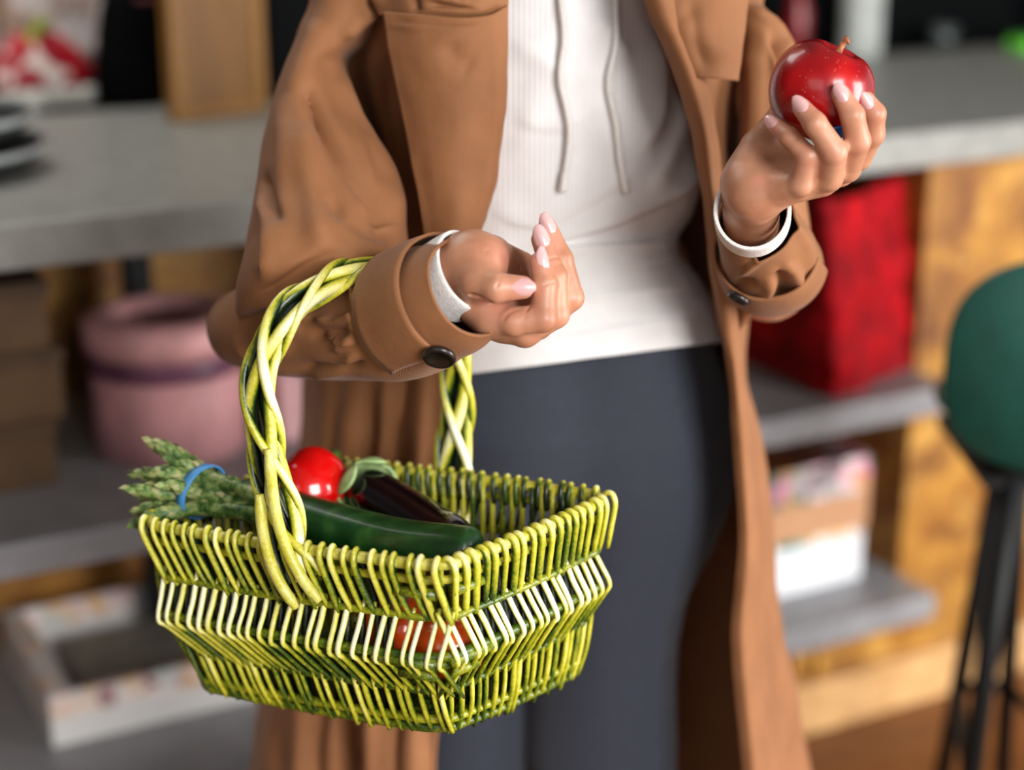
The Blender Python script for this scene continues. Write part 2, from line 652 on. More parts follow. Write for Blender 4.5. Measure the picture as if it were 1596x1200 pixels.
bb('bottom', wi, t, u0 + 0.0305, u1 - 0.0125, w0 + 0.0125, w1 - 0.0125, z0, z0 + 0.004)
nb = thing('notebook', 'grey slab lying inside the open white flower print box', 'book', B(0.6, 2.03, z0 + 0.005))
bb('cover', plain('grey_paper', (120, 116, 108), 0.6), nb, u0 + 0.06, u1 - 0.05, w0 + 0.05, w1 - 0.05, z0 + 0.0045, z0 + 0.036)

# ---- right bay
kf = floral_mat('kraft_floral_card', (186, 138, 100), 0.368, 0.376, 34, ((14, 70, 62), (224, 140, 170), (20, 84, 74), (236, 214, 214), (12, 58, 54), (228, 160, 100), (24, 92, 80), (232, 180, 190)), 0.95)
wf = floral_mat('bright_floral_card', (214, 216, 220), 0.300, 0.306, 30, ((232, 180, 170), (24, 110, 96), (236, 180, 110), (236, 220, 200), (60, 140, 120)), 0.95)


def open_box(label, cat, mat, a, inner, grp=None):
    u0, u1, w0, w1, z0, z1 = a
    t = thing('storage_box', label, cat, B((u0 + u1) / 2, (w0 + w1) / 2, z0), grp)
    for q in ((u0, u1, w0, w0 + 0.006), (u0, u1, w1 - 0.006, w1), (u0, u0 + 0.006, w0 + 0.0065, w1 - 0.0065), (u1 - 0.006, u1, w0 + 0.0065, w1 - 0.0065)):
        bb('side', mat, t, *q, z0, z1, bev=0.001)
    bb('bottom', inner, t, u0 + 0.0065, u1 - 0.0065, w0 + 0.0065, w1 - 0.0065, z0, z0 + 0.004, bev=0)
    return t


open_box('white box with a flower edged rim on the low grey shelf right of the coat', 'box', wf, (1.24, 1.586, 1.815, 2.12, 0.2255, 0.312), wi)
open_box('kraft card box with pink and green flowers around its rim, standing on the white box', 'box', kf, (1.235, 1.592, 1.815, 2.125, 0.3125, 0.425), M_KRAFT)

# ---- red fabric bag on the upper shelf
red = plain('red_felt', (138, 2, 13), 0.8, spec=0.2, var=0.25, vs=18, sheen=0.0, bump=0.4, bscale=60)
rb = thing('tote_bag', 'bright red fabric bag with an open top on the grey shelf beneath the apple', 'bag', PZ(1300, 590, 0.555))
zb, zt = 0.5555, 0.836
c0, c1, c2 = PZ(1130, 550, zb), PZ(1308, 628, zb), PZ(1442, 562, zb)
c3 = c0 + c2 - c1
t0, t1, t2 = PZ(1130, 250, zt), PZ(1290, 318, zt), PZ(1452, 258, zt)
t3 = t0 + t2 - t1
def bagring(z, k, off=0.0, inset=0.0):
    cb = np.array([c0, c1, c2, c3]); ct = np.array([t0, t1, t2, t3])
    q = cb * (1 - k) + ct * k
    m = q.mean(0)
    q = m + (q - m) * (1 + off - inset)
    q[:, 2] = z
    pts = []
    for i in range(4):
        a, b = q[i], q[(i + 1) % 4]
        for s in np.linspace(0, 1, 18, endpoint=False):
            pts.append(a + (b - a) * s)
    pts = np.array(pts)
    for _ in range(3):
        pts = (np.roll(pts, 1, 0) + 2 * pts + np.roll(pts, -1, 0)) / 4
    return pts
prof = [(0, -0.04), (0.03, 0.0), (0.12, 0.0), (0.22, 0.03), (0.34, -0.01), (0.42, -0.03), (0.5, 0.03), (0.58, 0.045), (0.66, 0.01), (0.76, 0.0), (0.88, -0.01), (0.97, 0.0), (1.0, 0.01)]
R = catmull(np.array([bagring(zb + (zt - zb) * k, k, off) for k, off in prof]), 60)
R2 = [bagring(zb + (zt - zb) * k, k, 0, 0.04) for k in (1.0, 0.8, 0.5, 0.05)]
ctr = np.array([R2[-1].mean(0)] * 72)
allr = np.concatenate([R, np.array(R2), ctr[None]])
v = allr.reshape(-1, 3)
f = grid_faces(len(allr), 72, cv=True)
nn = vnormals(v, f)
v = v + nn * (vnoise(v, 16, 0.014, 3) + vnoise(v, 40, 0.005, 9))[:, None]
v[:, 2] = np.maximum(v[:, 2], zb)
mesh_obj('body', v, f, red, rb)
for s in (0, 2):
    a, b = (t0, t1) if s == 0 else (t3, t2)
    pa, pb = a * .72 + b * .28, a * .28 + b * .72
    mid = (a + b) / 2
    pth = catmull([pa + [0, 0, -0.03], pa + [0, 0, 0.0], pa * .85 + pb * .15 + [0, 0.01, 0.006], (pa + pb) / 2 + [0, 0.03, -0.012], pb * .85 + pa * .15 + [0, 0.01, 0.006], pb, pb + [0, 0, -0.03]], 40)
    MB().add(*tube(pth, 0.006, 8)).build('handle', red, rb)

# ---- things on the counter, left
t = thing('serving_tray', 'lower of two metal rimmed dark trays at the left end of the counter', 'tray', PZ(10, 310, CT), 'metal rimmed trays on the counter')
steel = plain('bright_steel', (190, 195, 195), 0.25, metal=0.6)
for i, (dz, dx, lab) in enumerate(((0.0, 0, None), (0.036, -0.012, 'upper of two metal rimmed dark trays at the left end of the counter'))):
    if i:
        t = thing('serving_tray', lab, 'tray', PZ(10, 310, CT) + [0, 0, dz], 'metal rimmed trays on the counter')
    cc = PZ(-118, 268, CT) + np.array([dx, 0, dz + 0.0005])
    MB().add(*lathe([(0.001, 0.0), (0.12, 0.0), (0.142, 0.026), (0.139, 0.026), (0.118, 0.003), (0.001, 0.003)], 64, cc)).build('dish', plain('dark_glaze', (34, 36, 34), 0.25), t)
    MB().add(*lathe([(0.142, 0.024), (0.148, 0.026), (0.148, 0.033), (0.139, 0.033), (0.139, 0.0262)], 64, cc)).build('rim', steel, t)

t = thing('packet', 'red and white snack packet with a green corner at the far left of the counter', 'packet', PZ(60, 150, CT))
p = PZ(62, 148, CT)
g = []
for k, (hw, hd) in enumerate(((0.075, 0.022), (0.082, 0.032), (0.08, 0.03), (0.07, 0.022), (0.045, 0.012), (0.035, 0.003))):
    a = np.linspace(0, 2 * math.pi, 32, endpoint=False)
    z = [0.0005, 0.012, 0.035, 0.06, 0.082, 0.095][k]
    cs, sn = np.cos(a), np.sin(a)
    ring = p + np.outer(np.sign(cs) * np.abs(cs) ** 0.6 * hw, BU) + np.outer(np.sign(sn) * np.abs(sn) ** 0.6 * hd, BW)
    ring[:, 2] = CT + z
    g.append(ring)
g = catmull(np.array(g), 24)
v = g.reshape(-1, 3); f = grid_faces(24, 32, cv=True) + [tuple(range(32)), tuple(range(23 * 32, 24 * 32))]
v[32:-32] += vnoise(v[32:-32], 40, 0.01)[:, None]
pm, nt, bs = new_mat('red_white_print')
gv = coords(nt)
nt.links.new(ramp(nt, noise_tex(nt, gv, 22, 2), [(0.40, (150, 10, 28)), (0.53, (186, 20, 40)), (0.57, (226, 214, 206)), (0.7, (226, 214, 206))]), bs.inputs['Base Color'])
bs.inputs['Roughness'].default_value = 0.35
mesh_obj('body', v, f, pm, t)
gp = p + np.array([0.0, 0.0, 0.0])
MB().add(*tube(catmull([P(40, 75, p[1] - .01), P(55, 50, p[1]), P(75, 30, p[1])], 10), [0.004] + [0.011] * 8 + [0.003], 10)).build('corner', plain('lime_print', (150, 160, 60), 0.4), t)

t = thing('candle_row', 'row of small off white lids set along the counter edge of the red packet', 'lids', PZ(80, 170, CT)) if False else None
for i, (x, y) in enumerate(((8, 172), (34, 170), (60, 168), (86, 166), (112, 164), (138, 162), (160, 160))):
    q = PZ(x, y, CT)
    o = MB().add(*lathe([(0.001, 0.0), (0.0115, 0.0), (0.012, 0.004), (0.011, 0.022), (0.009, 0.026), (0.001, 0.027)], 20, q + [0, 0, 0.0005])).build('sauce_pot', plain('off_white_plastic', (196, 196, 188), 0.4))
    tag(o, 'small off white pot in the row standing before the red packet', 'pot', 'off white pots before the red packet')

# white paper bags behind the packet
wp, nt, bs = new_mat('white_printed_paper')
gv = coords(nt)
nt.links.new(ramp(nt, noise_tex(nt, gv, 14, 3, 0.5, 1.2), [(0.36, (150, 118, 96)), (0.46, (196, 184, 180)), (0.7, (204, 196, 198))]), bs.inputs['Base Color'])
bs.inputs['Roughness'].default_value = 0.7
for i, (px, h, lab) in enumerate(((-75, 0.20, 'pale printed paper bag behind the red packet, cut off by the left edge'), (98, 0.22, 'pale printed paper bag behind the red packet, next to the black bag'))):
    q = PZ(px, 118, CT) + BW * 0.07
    t = thing('paper_bag', lab, 'bag', q, 'pale paper bags at the left end of the counter')
    k = [(0.085, 0.04, 0), (0.087, 0.045, 0.05), (0.085, 0.04, 0.12), (0.083, 0.03, h - 0.03), (0.083, 0.012, h)]
    rr = []
    for hw, hd, z in k:
        a = np.linspace(0, 2 * math.pi, 40, endpoint=False)
        cs, sn = np.cos(a), np.sin(a)
        ring = q + np.outer(np.sign(cs) * np.abs(cs) ** 0.3 * hw, BU) + np.outer(np.sign(sn) * np.abs(sn) ** 0.3 * hd, BW)
        ring[:, 2] = CT + 0.0005 + z
        rr.append(ring)
    rr = catmull(np.array(rr), 30)
    v = rr.reshape(-1, 3)
    v = v + np.outer(vnoise(v, 18, 0.012, i * 3.1), -BW) * (v[:, 2:3] > CT + 0.02)
    mesh_obj('body', v, grid_faces(30, 40, cv=True) + [tuple(range(40))], wp, t)
    fl = q + np.array([0, 0, h])
    MB().add(*bbox(fl @ BU - 0.083, fl @ BU + 0.083, fl @ BW - 0.0135, fl @ BW - 0.012, CT + h - 0.022, CT + h - 0.002)).build('folded_top', wp, t, False)

# black bag
q = PZ(236, 168, CT) + BW * 0.05
t = thing('shoulder_bag', 'black shoulder bag standing on the counter left of the wooden board', 'bag', q)
rr = []
for hw, hd, z in ((0.058, 0.04, 0), (0.064, 0.045, 0.03), (0.058, 0.04, 0.09), (0.046, 0.03, 0.15), (0.034, 0.014, 0.2)):
    a = np.linspace(0, 2 * math.pi, 32, endpoint=False)
    cs, sn = np.cos(a), np.sin(a)
    ring = q + np.outer(np.sign(cs) * np.abs(cs) ** 0.6 * hw * 1.05, BU) + np.outer(np.sign(sn) * np.abs(sn) ** 0.6 * hd, BW)
    ring[:, 2] = CT + 0.0005 + z
    rr.append(ring)
rr = catmull(np.array(rr), 24)
v = rr.reshape(-1, 3) + 0
v[32:] += vnoise(v[32:], 25, 0.006)[:, None]
mesh_obj('body', v, grid_faces(24, 32, cv=True) + [tuple(range(32)), tuple(range(23 * 32, 24 * 32))], M_BLACKCLOTH, t)
h0 = q + np.array([0, 0, 0.19])
MB().add(*tube(catmull([h0 - BU * .03, h0 - BU * .025 + [0, 0, .06], h0 + [0, 0, .09], h0 + BU * .025 + [0, 0, .06], h0 + BU * .03], 24), 0.006, 8)).build('strap', M_BLACKCLOTH, t)
h1 = q - BW * 0.041 + np.array([0.01, 0, 0.155])
MB().add(*tube([h1 - BU * .02, h1 + BU * .02], 0.004, 8)).build('clasp', plain('dark_red_trim', (96, 16, 26), 0.4), t)

# wooden board with a frame
ow = wood_mat('ochre_wood', (112, 72, 22), (140, 94, 36), (30, 30, 5))
ow2 = wood_mat('ochre_wood_edge', (128, 84, 28), (160, 112, 48), (30, 30, 5))
bl, br = PZ(274, 192, CT), PZ(418, 172, CT)
ud = (br - bl) / np.linalg.norm(br - bl)
wd = np.array([-ud[1], ud[0], 0])
t = thing('wooden_board', 'upright framed ochre wooden board standing on the counter behind the coat sleeve', 'board', (bl + br) / 2)
W_ = np.linalg.norm(br - bl)
def wb(name, mat, s0, s1, d0, d1, z0, z1):
    pts = [bl + ud * s + wd * d + np.array([0, 0, z]) for z in (z0, z1) for s, d in ((s0, d0), (s1, d0), (s1, d1), (s0, d1))]
    return bevel(MB().add(*box8(pts)).build(name, mat, t, False), 0.002)
wb('panel', ow, 0.018, W_ - 0.018, 0.004, 0.018, 0.012, 0.23)
wb('frame_side', ow2, 0, 0.018, 0, 0.022, 0.0005, 0.25)
wb('frame_side', ow2, W_ - 0.018, W_, 0, 0.022, 0.0005, 0.25)
wb('frame_foot', ow2, 0.0185, W_ - 0.0185, 0, 0.022, 0.0005, 0.016)
wb('frame_top', ow2, 0.0185, W_ - 0.0185, 0, 0.022, 0.232, 0.25)

# dark machine behind the person, and further machines to the right
def machine(label, u0, u1, w0, w1, h, cat='machine'):
    t = thing('coffee_machine', label, cat, B((u0 + u1) / 2, (w0 + w1) / 2, CT))
    bb('body', M_BLACKCLOTH, t, u0, u1, w0, w1, CT + 0.0005, CT + h, bev=0.012)
    bb('top_tray', M_BLACK, t, u0 + 0.015, u1 - 0.015, w0 + 0.015, w1 - 0.015, CT + h + 0.0005, CT + h + 0.02, bev=0.004)
    bb('front_plate', M_BLACKCLOTH, t, u0 + 0.03, u1 - 0.03, w0 - 0.006, w0 - 0.0005, CT + 0.03, CT + h - 0.03, bev=0.003)
    return t


uw = lambda p: (p @ BU, p @ BW)
a = uw(PZ(416, 170, CT)); 
machine('black machine on the counter between the wooden board and the coat sleeve', a[0], a[0] + 0.24, a[1] + 0.06, a[1] + 0.3, 0.3)
a = uw(PZ(1220, 92, CT)); b2 = uw(PZ(1545, 48, CT))
machine('wide black machine standing behind the apple at the back of the counter', a[0] - 0.08, b2[0] - 0.06, a[1] + 0.05, a[1] + 0.27, 0.3)
q = PZ(1340, 88, CT)
t = thing('paper_roll', 'white paper roll standing on the counter in front of the black machine', 'paper roll', q)
MB().add(*lathe([(0.012, 0.0), (0.034, 0.0), (0.037, 0.004), (0.037, 0.2), (0.034, 0.204), (0.012, 0.204), (0.012, 0.0)], 40, q + [0, 0, 0.0005])).build('roll', plain('white_tissue', (168, 172, 168), 0.8, bump=0.4, bscale=80), t)
MB().add(*lathe([(0.0105, 0.0), (0.0115, 0.0), (0.0115, 0.203), (0.0105, 0.203), (0.0105, 0.0)], 24, q + [0, 0, 0.0005])).build('core', M_KRAFT, t)
q = PZ(1240, 96, CT)
t = thing('bottle', 'dark red bottle on the counter just behind the coat shoulder', 'bottle', q)
MB().add(*lathe([(0.001, 0), (0.02, 0), (0.022, 0.003), (0.022, 0.09), (0.012, 0.115), (0.01, 0.15), (0.001, 0.15)], 32, q + [0, 0, 0.0005])).build('glass', plain('dark_red_glass', (110, 8, 18), 0.3), t)
MB().add(*lathe([(0.0105, 0.14), (0.0125, 0.14), (0.0125, 0.165), (0.001, 0.165)], 24, q + [0, 0, 0.0005])).build('cap', M_BLACK, t)
q = PZ(1590, 80, CT)
t = thing('dish_sponge', 'lime green sponge on the counter at the right edge of the picture', 'sponge', q)
o = MB().add(*boxc(q + np.array([0.012, 0, 0.0125]), (0.06, 0.05, 0.024), BA)).build('foam', plain('lime_foam', (92, 190, 40), 0.8), t, False)
bevel(o, 0.005, 3)
MB().add(*boxc(q + np.array([0.012, 0, 0.0275]), (0.058, 0.048, 0.005), BA)).build('scouring_pad', plain('green_pad', (40, 110, 40), 0.9), t, False)
q = PZ(1468, 78, CT)
t = thing('cup', 'small grey metal cup before the black machine, right of the paper roll', 'cup', q)
MB().add(*lathe([(0.001, 0), (0.02, 0), (0.026, 0.045), (0.024, 0.045), (0.018, 0.003), (0.001, 0.003)], 32, q + [0, 0, 0.0005])).build('bowl', plain('grey_metal', (70, 76, 76), 0.4, metal=0.4), t)
MB().add(*tube(catmull([q + BU * .023 + [0, 0, .038], q + BU * .038 + [0, 0, .034], q + BU * .036 + [0, 0, .018], q + BU * .0215 + [0, 0, .012]], 14), 0.003, 8)).build('handle', M_BLACK, t)

# ---- bar stool with a green shell
SY = 1.70
sc_ = P(1716, 640, SY)
stx, sty = sc_[0], SY + 0.17
t = thing('bar_stool', 'tall stool with a dark green shell seat and black legs by the right edge', 'stool', (stx, sty, 0))
green = plain('dark_green_plastic', (5, 66, 57), 0.45, var=0.08)
zs = P(1600, 768, SY)[2]
zt_ = P(1640, 408, SY)[2]
nu, nv = 21, 41
sv = []
for i in range(nu):
    for j in range(nv):
        r = i / (nu - 1)
        a = 2 * math.pi * j / nv
        cs, sn = math.cos(a), math.sin(a)
        e = 2 / 2.7
        x = r * abs(cs) ** e * math.copysign(1, cs) * 0.158
        z = r * abs(sn) ** e * math.copysign(1, sn)
        y = -0.17 + 2.4 * x * x + 0.03 * (z > 0) * z * z + (0.055 * z * z if z < 0 else 0)
        sv.append((stx + x, sty + y, (zt_ + zs) / 2 + z * (zt_ - zs) / 2))
o = mesh_obj('backrest', np.array(sv), grid_faces(nu, nv, cv=True), green, t)
solidify(o, 0.009, 0); subsurf(o, 1)
sv = []
for i in range(nu):
    for j in range(nv):
        r = i / (nu - 1)
        a = 2 * math.pi * j / nv
        x = r * math.cos(a) * 0.125
        y = 0.02 + r * math.sin(a) * 0.15
        sv.append((stx + x, sty + y, zs + 0.012 + 0.03 * r ** 4))
o = mesh_obj('seat', np.array(sv), grid_faces(nu, nv, cv=True), green, t)
solidify(o, 0.009, 0); subsurf(o, 1)
feet = []
def to_floor(p, q, z=0.004):
    k = (p[2] - z) / (p[2] - q[2])
    return p + (q - p) * k
for ia, ib in ((P(1578, 750, 1.77), P(1515, 1200, 1.745)), (P(1566, 742, 1.98), P(1470, 1200, 2.02))):
    ia[2] = zs - 0.004
    ib = to_floor(ia, ib)
    for sx in (1, -1):
        a, b = ia.copy(), ib.copy()
        if sx < 0:
            a[0], b[0] = 2 * stx - a[0], 2 * stx - b[0]
        lg = MB().add(*tube([a, a * .6 + b * .4, b], [0.014, 0.0125, 0.011], 14)).build('leg', M_BLACK, t)
        feet.append((a, b))
        MB().add(*lathe([(0.001, 0), (0.013, 0), (0.014, 0.004), (0.0125, 0.012), (0.001, 0.012)], 16, b + [0, 0, -0.0035])).build('foot_cap', M_BLACKCLOTH, lg)
kz = 0.22
fp = []
for a, b in feet:
    k = (a[2] - kz) / (a[2] - b[2])
    fp.append(a + (b - a) * k)
order = [0, 1, 3, 2]
for i in range(4):
    MB().add(*tube([fp[order[i]], fp[order[(i + 1) % 4]]], 0.008, 12)).build('foot_rail', M_BLACK, t)
MB().add(*boxc((stx, sty, zs - 0.012), (0.2, 0.22, 0.012))).build('seat_plate', M_BLACK, t, False)
# ------------------------------------------------------------------ the person
M_SKIN, nt, bs = new_mat('skin')
v_ = coords(nt)
skinc = ramp(nt, noise_tex(nt, v_, 30, 4, 0.6), [(0.3, (160, 108, 81)), (0.55, (180, 128, 99)), (0.75, (194, 141, 114))])
pat = nd(nt, 'ShaderNodeAttribute'); pat.attribute_name = 'pink'
pm_ = nd(nt, 'ShaderNodeMath', operation='MULTIPLY'); pm_.inputs[1].default_value = 0.45
nt.links.new(pat.outputs['Fac'], pm_.inputs[0])
pmx = nd(nt, 'ShaderNodeMix', data_type='RGBA')
nt.links.new(pm_.outputs[0], pmx.inputs[0]); nt.links.new(skinc, pmx.inputs[6]); pmx.inputs[7].default_value = (*lin((214, 138, 120)), 1)
nt.links.new(pmx.outputs[2], bs.inputs['Base Color'])
bs.inputs['Roughness'].default_value = 0.42
bs.inputs['Specular IOR Level'].default_value = 0.45
bs.inputs['Subsurface Weight'].default_value = 0.12
bs.inputs['Subsurface Radius'].default_value = (1.0, 0.35, 0.2)
bs.inputs['Subsurface Scale'].default_value = 0.006
add_bump(nt, bs, noise_tex(nt, v_, 900, 3), 0.12, 0.0006)
M_NAIL = plain('pink_nail_polish', (214, 166, 164), 0.2, var=0.03, coat=0.4)


def coat_mat():
    m, nt, bs = new_mat('brown_cotton_twill')
    v = coords(nt)
    nt.links.new(ramp(nt, noise_tex(nt, v, 14, 5, 0.6), [(0.3, (130, 85, 52)), (0.7, (148, 99, 63))]), bs.inputs['Base Color'])
    bs.inputs['Roughness'].default_value = 0.72
    bs.inputs['Specular IOR Level'].default_value = 0.3
    bs.inputs['Sheen Weight'].default_value = 0.08
    bs.inputs['Sheen Roughness'].default_value = 0.4
    n1 = noise_tex(nt, v, 60, 5, 0.6)
    wv = nd(nt, 'ShaderNodeTexWave', Scale=420.0, Distortion=0.6)
    wv.bands_direction = 'DIAGONAL'
    nt.links.new(v, wv.inputs['Vector'])
    mx = nd(nt, 'ShaderNodeMath', operation='MULTIPLY_ADD')
    nt.links.new(wv.outputs['Fac'], mx.inputs[0]); mx.inputs[1].default_value = 0.12
    nt.links.new(n1, mx.inputs[2])
    add_bump(nt, bs, mx.outputs[0], 0.35, 0.002)
    return m


M_COAT = coat_mat()
M_LINING = plain('coat_lining', (86, 50, 32), 0.8)
M_BUTTON = plain('dark_horn_button', (26, 20, 18), 0.28, var=0.3, vs=80, coat=0.3)


def hoodie_mat():
    m, nt, bs = new_mat('off_white_rib_knit')
    v = coords(nt)
    nt.links.new(ramp(nt, noise_tex(nt, v, 30, 3), [(0.3, (222, 218, 217)), (0.7, (232, 229, 228))]), bs.inputs['Base Color'])
    bs.inputs['Roughness'].default_value = 0.85
    bs.inputs['Sheen Weight'].default_value = 0.3
    wv = nd(nt, 'ShaderNodeTexWave', Scale=75.0, Distortion=0.15)
    wv.inputs['Detail Scale'].default_value = 2.0
    wv.bands_direction = 'X'
    nt.links.new(v, wv.inputs['Vector'])
    n1 = noise_tex(nt, v, 400, 2)
    mx = nd(nt, 'ShaderNodeMath', operation='MULTIPLY_ADD')
    nt.links.new(n1, mx.inputs[0]); mx.inputs[1].default_value = 0.5
    nt.links.new(wv.outputs['Fac'], mx.inputs[2])
    add_bump(nt, bs, mx.outputs[0], 0.4, 0.001)
    return m


M_HOODIE = hoodie_mat()
M_CUFF = plain('off_white_knit', (222, 218, 214), 0.85, var=0.05, vs=300, bump=0.3, bscale=700)
M_LEGG = plain('slate_jersey', (44, 49, 61), 0.72, spec=0.35, var=0.04, vs=120, sheen=0.2, bump=0.15, bscale=500)
M_CORD = plain('off_white_cord', (226, 222, 218), 0.8, var=0.04, vs=400, bump=0.3, bscale=800)

PY = 1.42      # the plane the person stands in
CX = 0.02
person = thing('person', 'person in brown trench coat, white hoodie and dark leggings, holding up an apple', 'person', (CX, PY, 0))

# ---------------------------------------------------------------- hands (implicit, fine)
def hand_frame(px0, py0, zoom, Y):
    """returns q(zx, zy, dz mm toward the viewer) -> world, for a close-up of the photo"""
    base = P(px0, py0, Y)
    dep0 = base[1] * CP - (base[2] - CAM_H) * SP

    def q(zx, zy, dz=0.0):
        px, py = px0 + zx / zoom, py0 + zy / zoom
        d = dep0 - dz / 1000.0
        x = (px - 798) / FPX * d
        up = -(py - 600) / FPX * d
        return np.array([x, d * CP + up * SP, CAM_H - d * SP + up * CP])
    return q


def make_hand(palm, fingers, kp, kf, lo, hi, creases, h=0.00075):
    def fn(g):
        d = None
        for a, b, ra, rb in palm:
            s = sd_cone(g, a, b, ra, rb)
            d = s if d is None else smin(d, s, kp)
        fs = None
        for chain, kk in fingers:
            c = None
            for (a, b, ra, rb) in chain:
                s = sd_cone(g, a, b, ra, rb)
                c = s if c is None else smin(c, s, 0.0022)
            d = smin(d, c, kk) if kk else d
            fs = c if fs is None else smin(fs, c, 0.0008)
        d = np.minimum(d, fs)
        for pts, w, amp in creases:
            m = None
            for i in range(len(pts) - 1):
                s = sd_cone(g, pts[i], pts[i + 1], 0, 0)
                m = s if m is None else np.minimum(m, s)
            d = d + 1.9 * amp * np.exp(-(m / (0.9 * w)) ** 2)
        return d
    v, f = implicit(fn, lo, hi, h)
    v = relax(v, f, 1, 0.4)
    return v, f


def chain(pts, rs):
    return [(pts[i], pts[i + 1], rs[i], rs[i + 1]) for i in range(len(pts) - 1)]


def nail(parent, tip, base, up, w, l, name='fingernail', lift=0.0):
    """almond nail: from base to tip, facing up"""
    tip, base, up = (np.asarray(x, float) for x in (tip, base, up))
    t = tip - base
    t /= np.linalg.norm(t)
    up = up - t * (up @ t)
    up /= np.linalg.norm(up)
    s = np.cross(t, up)
    nu, nv = 13, 9
    vv = []
    for layer in (0, 1):
        for i in range(nu):
            k = i / (nu - 1)
            wid = w / 2 * (1 - max(0, (k - 0.5) / 0.5) ** 2.4 * 0.72) * (1 - max(0, (0.16 - k) / 0.16) ** 2 * 0.35)
            for j in range(nv):
                a = (j / (nv - 1) * 2 - 1)
                x = a * wid
                z = -(x * x) / (w * 0.74) + 0.0006 * math.sin(k * math.pi) - layer * 0.0007 - 0.0004 * max(0, (0.12 - k) / 0.12) - 0.9 * 0.001 * max(0, k - 0.6)
                vv.append(base + t * (k * l) + s * x + up * (z + lift))
    n = nu * nv
    ff = grid_faces(nu, nv) + [tuple(n + i for i in q[::-1]) for q in grid_faces(nu, nv)]
    rim = [j for j in range(nv)] + [i * nv + nv - 1 for i in range(1, nu)] + [(nu - 1) * nv + j for j in range(nv - 2, -1, -1)] + [i * nv for i in range(nu - 2, 0, -1)]
    for i in range(len(rim)):
        a, b = rim[i], rim[(i + 1) % len(rim)]
        ff.append((b, a, a + n, b + n))
    o = mesh_obj(name, np.array(vv), ff, M_NAIL, parent)
    return o


MM = 0.001
# --- the hand with the basket arm: thumb side towards the viewer, fingers curled up
qa = hand_frame(680, 320, 5.0, 1.085)
W0, W1 = qa(-120, 560, -26), qa(190, 520, -20)
idx = [qa(430, 880, -8), qa(600, 905, 1), qa(832, 880, 2), qa(845, 620, 1), qa(800, 440, 0)]
mid = [qa(520, 940, -24), qa(690, 985, -17), qa(930, 850, -13), qa(925, 560, -11), qa(815, 265, -12)]
rin = [qa(640, 900, -40), qa(790, 930, -34), qa(1048, 720, -27), qa(975, 420, -24), qa(865, 165, -24)]
pin = [qa(720, 800, -56), qa(840, 800, -50), qa(1010, 640, -43), qa(960, 440, -40), qa(900, 290, -39)]
thu = [qa(250, 460, -4), qa(320, 585, 6), qa(460, 640, 14), qa(672, 640, 13)]
palm = [
    (W0, W1, 21 * MM, 20 * MM),
    (qa(-120, 540, -44), qa(200, 470, -40), 19 * MM, 19 * MM),
    (W1, qa(440, 850, -14), 19 * MM, 13.5 * MM),
    (qa(265, 700, -20), qa(430, 865, -14), 16 * MM, 14 * MM),
    (W1, qa(560, 900, -28), 19 * MM, 13.5 * MM),
    (qa(220, 480, -40), qa(660, 850, -44), 18 * MM, 13 * MM),
    (qa(230, 460, -50), qa(740, 740, -60), 17 * MM, 13 * MM),
    (qa(420, 390, -46), qa(660, 480, -60), 13 * MM, 11 * MM),
    (qa(280, 400, -14), qa(370, 425, -12), 16 * MM, 16.5 * MM),
    (qa(290, 420, -10), qa(320, 560, -2), 17 * MM, 14 * MM),
    (qa(330, 375, -26), qa(440, 385, -34), 13 * MM, 12 * MM),
]
fing = [
    (chain(idx, [10.5 * MM, 9.6 * MM, 9.2 * MM, 8.0 * MM, 6.4 * MM]), 0.006),
    (chain(mid, [11 * MM, 10.5 * MM, 9.2 * MM, 8.2 * MM, 6.6 * MM]), 0.005),
    (chain(rin, [11 * MM, 10 * MM, 8.8 * MM, 7.8 * MM, 6.3 * MM]), 0.005),
    (chain(pin, [9.5 * MM, 9 * MM, 7.8 * MM, 6.8 * MM, 5.6 * MM]), 0.005),
    (chain(thu, [14 * MM, 12.5 * MM, 10 * MM, 7.6 * MM]), 0.006),
]
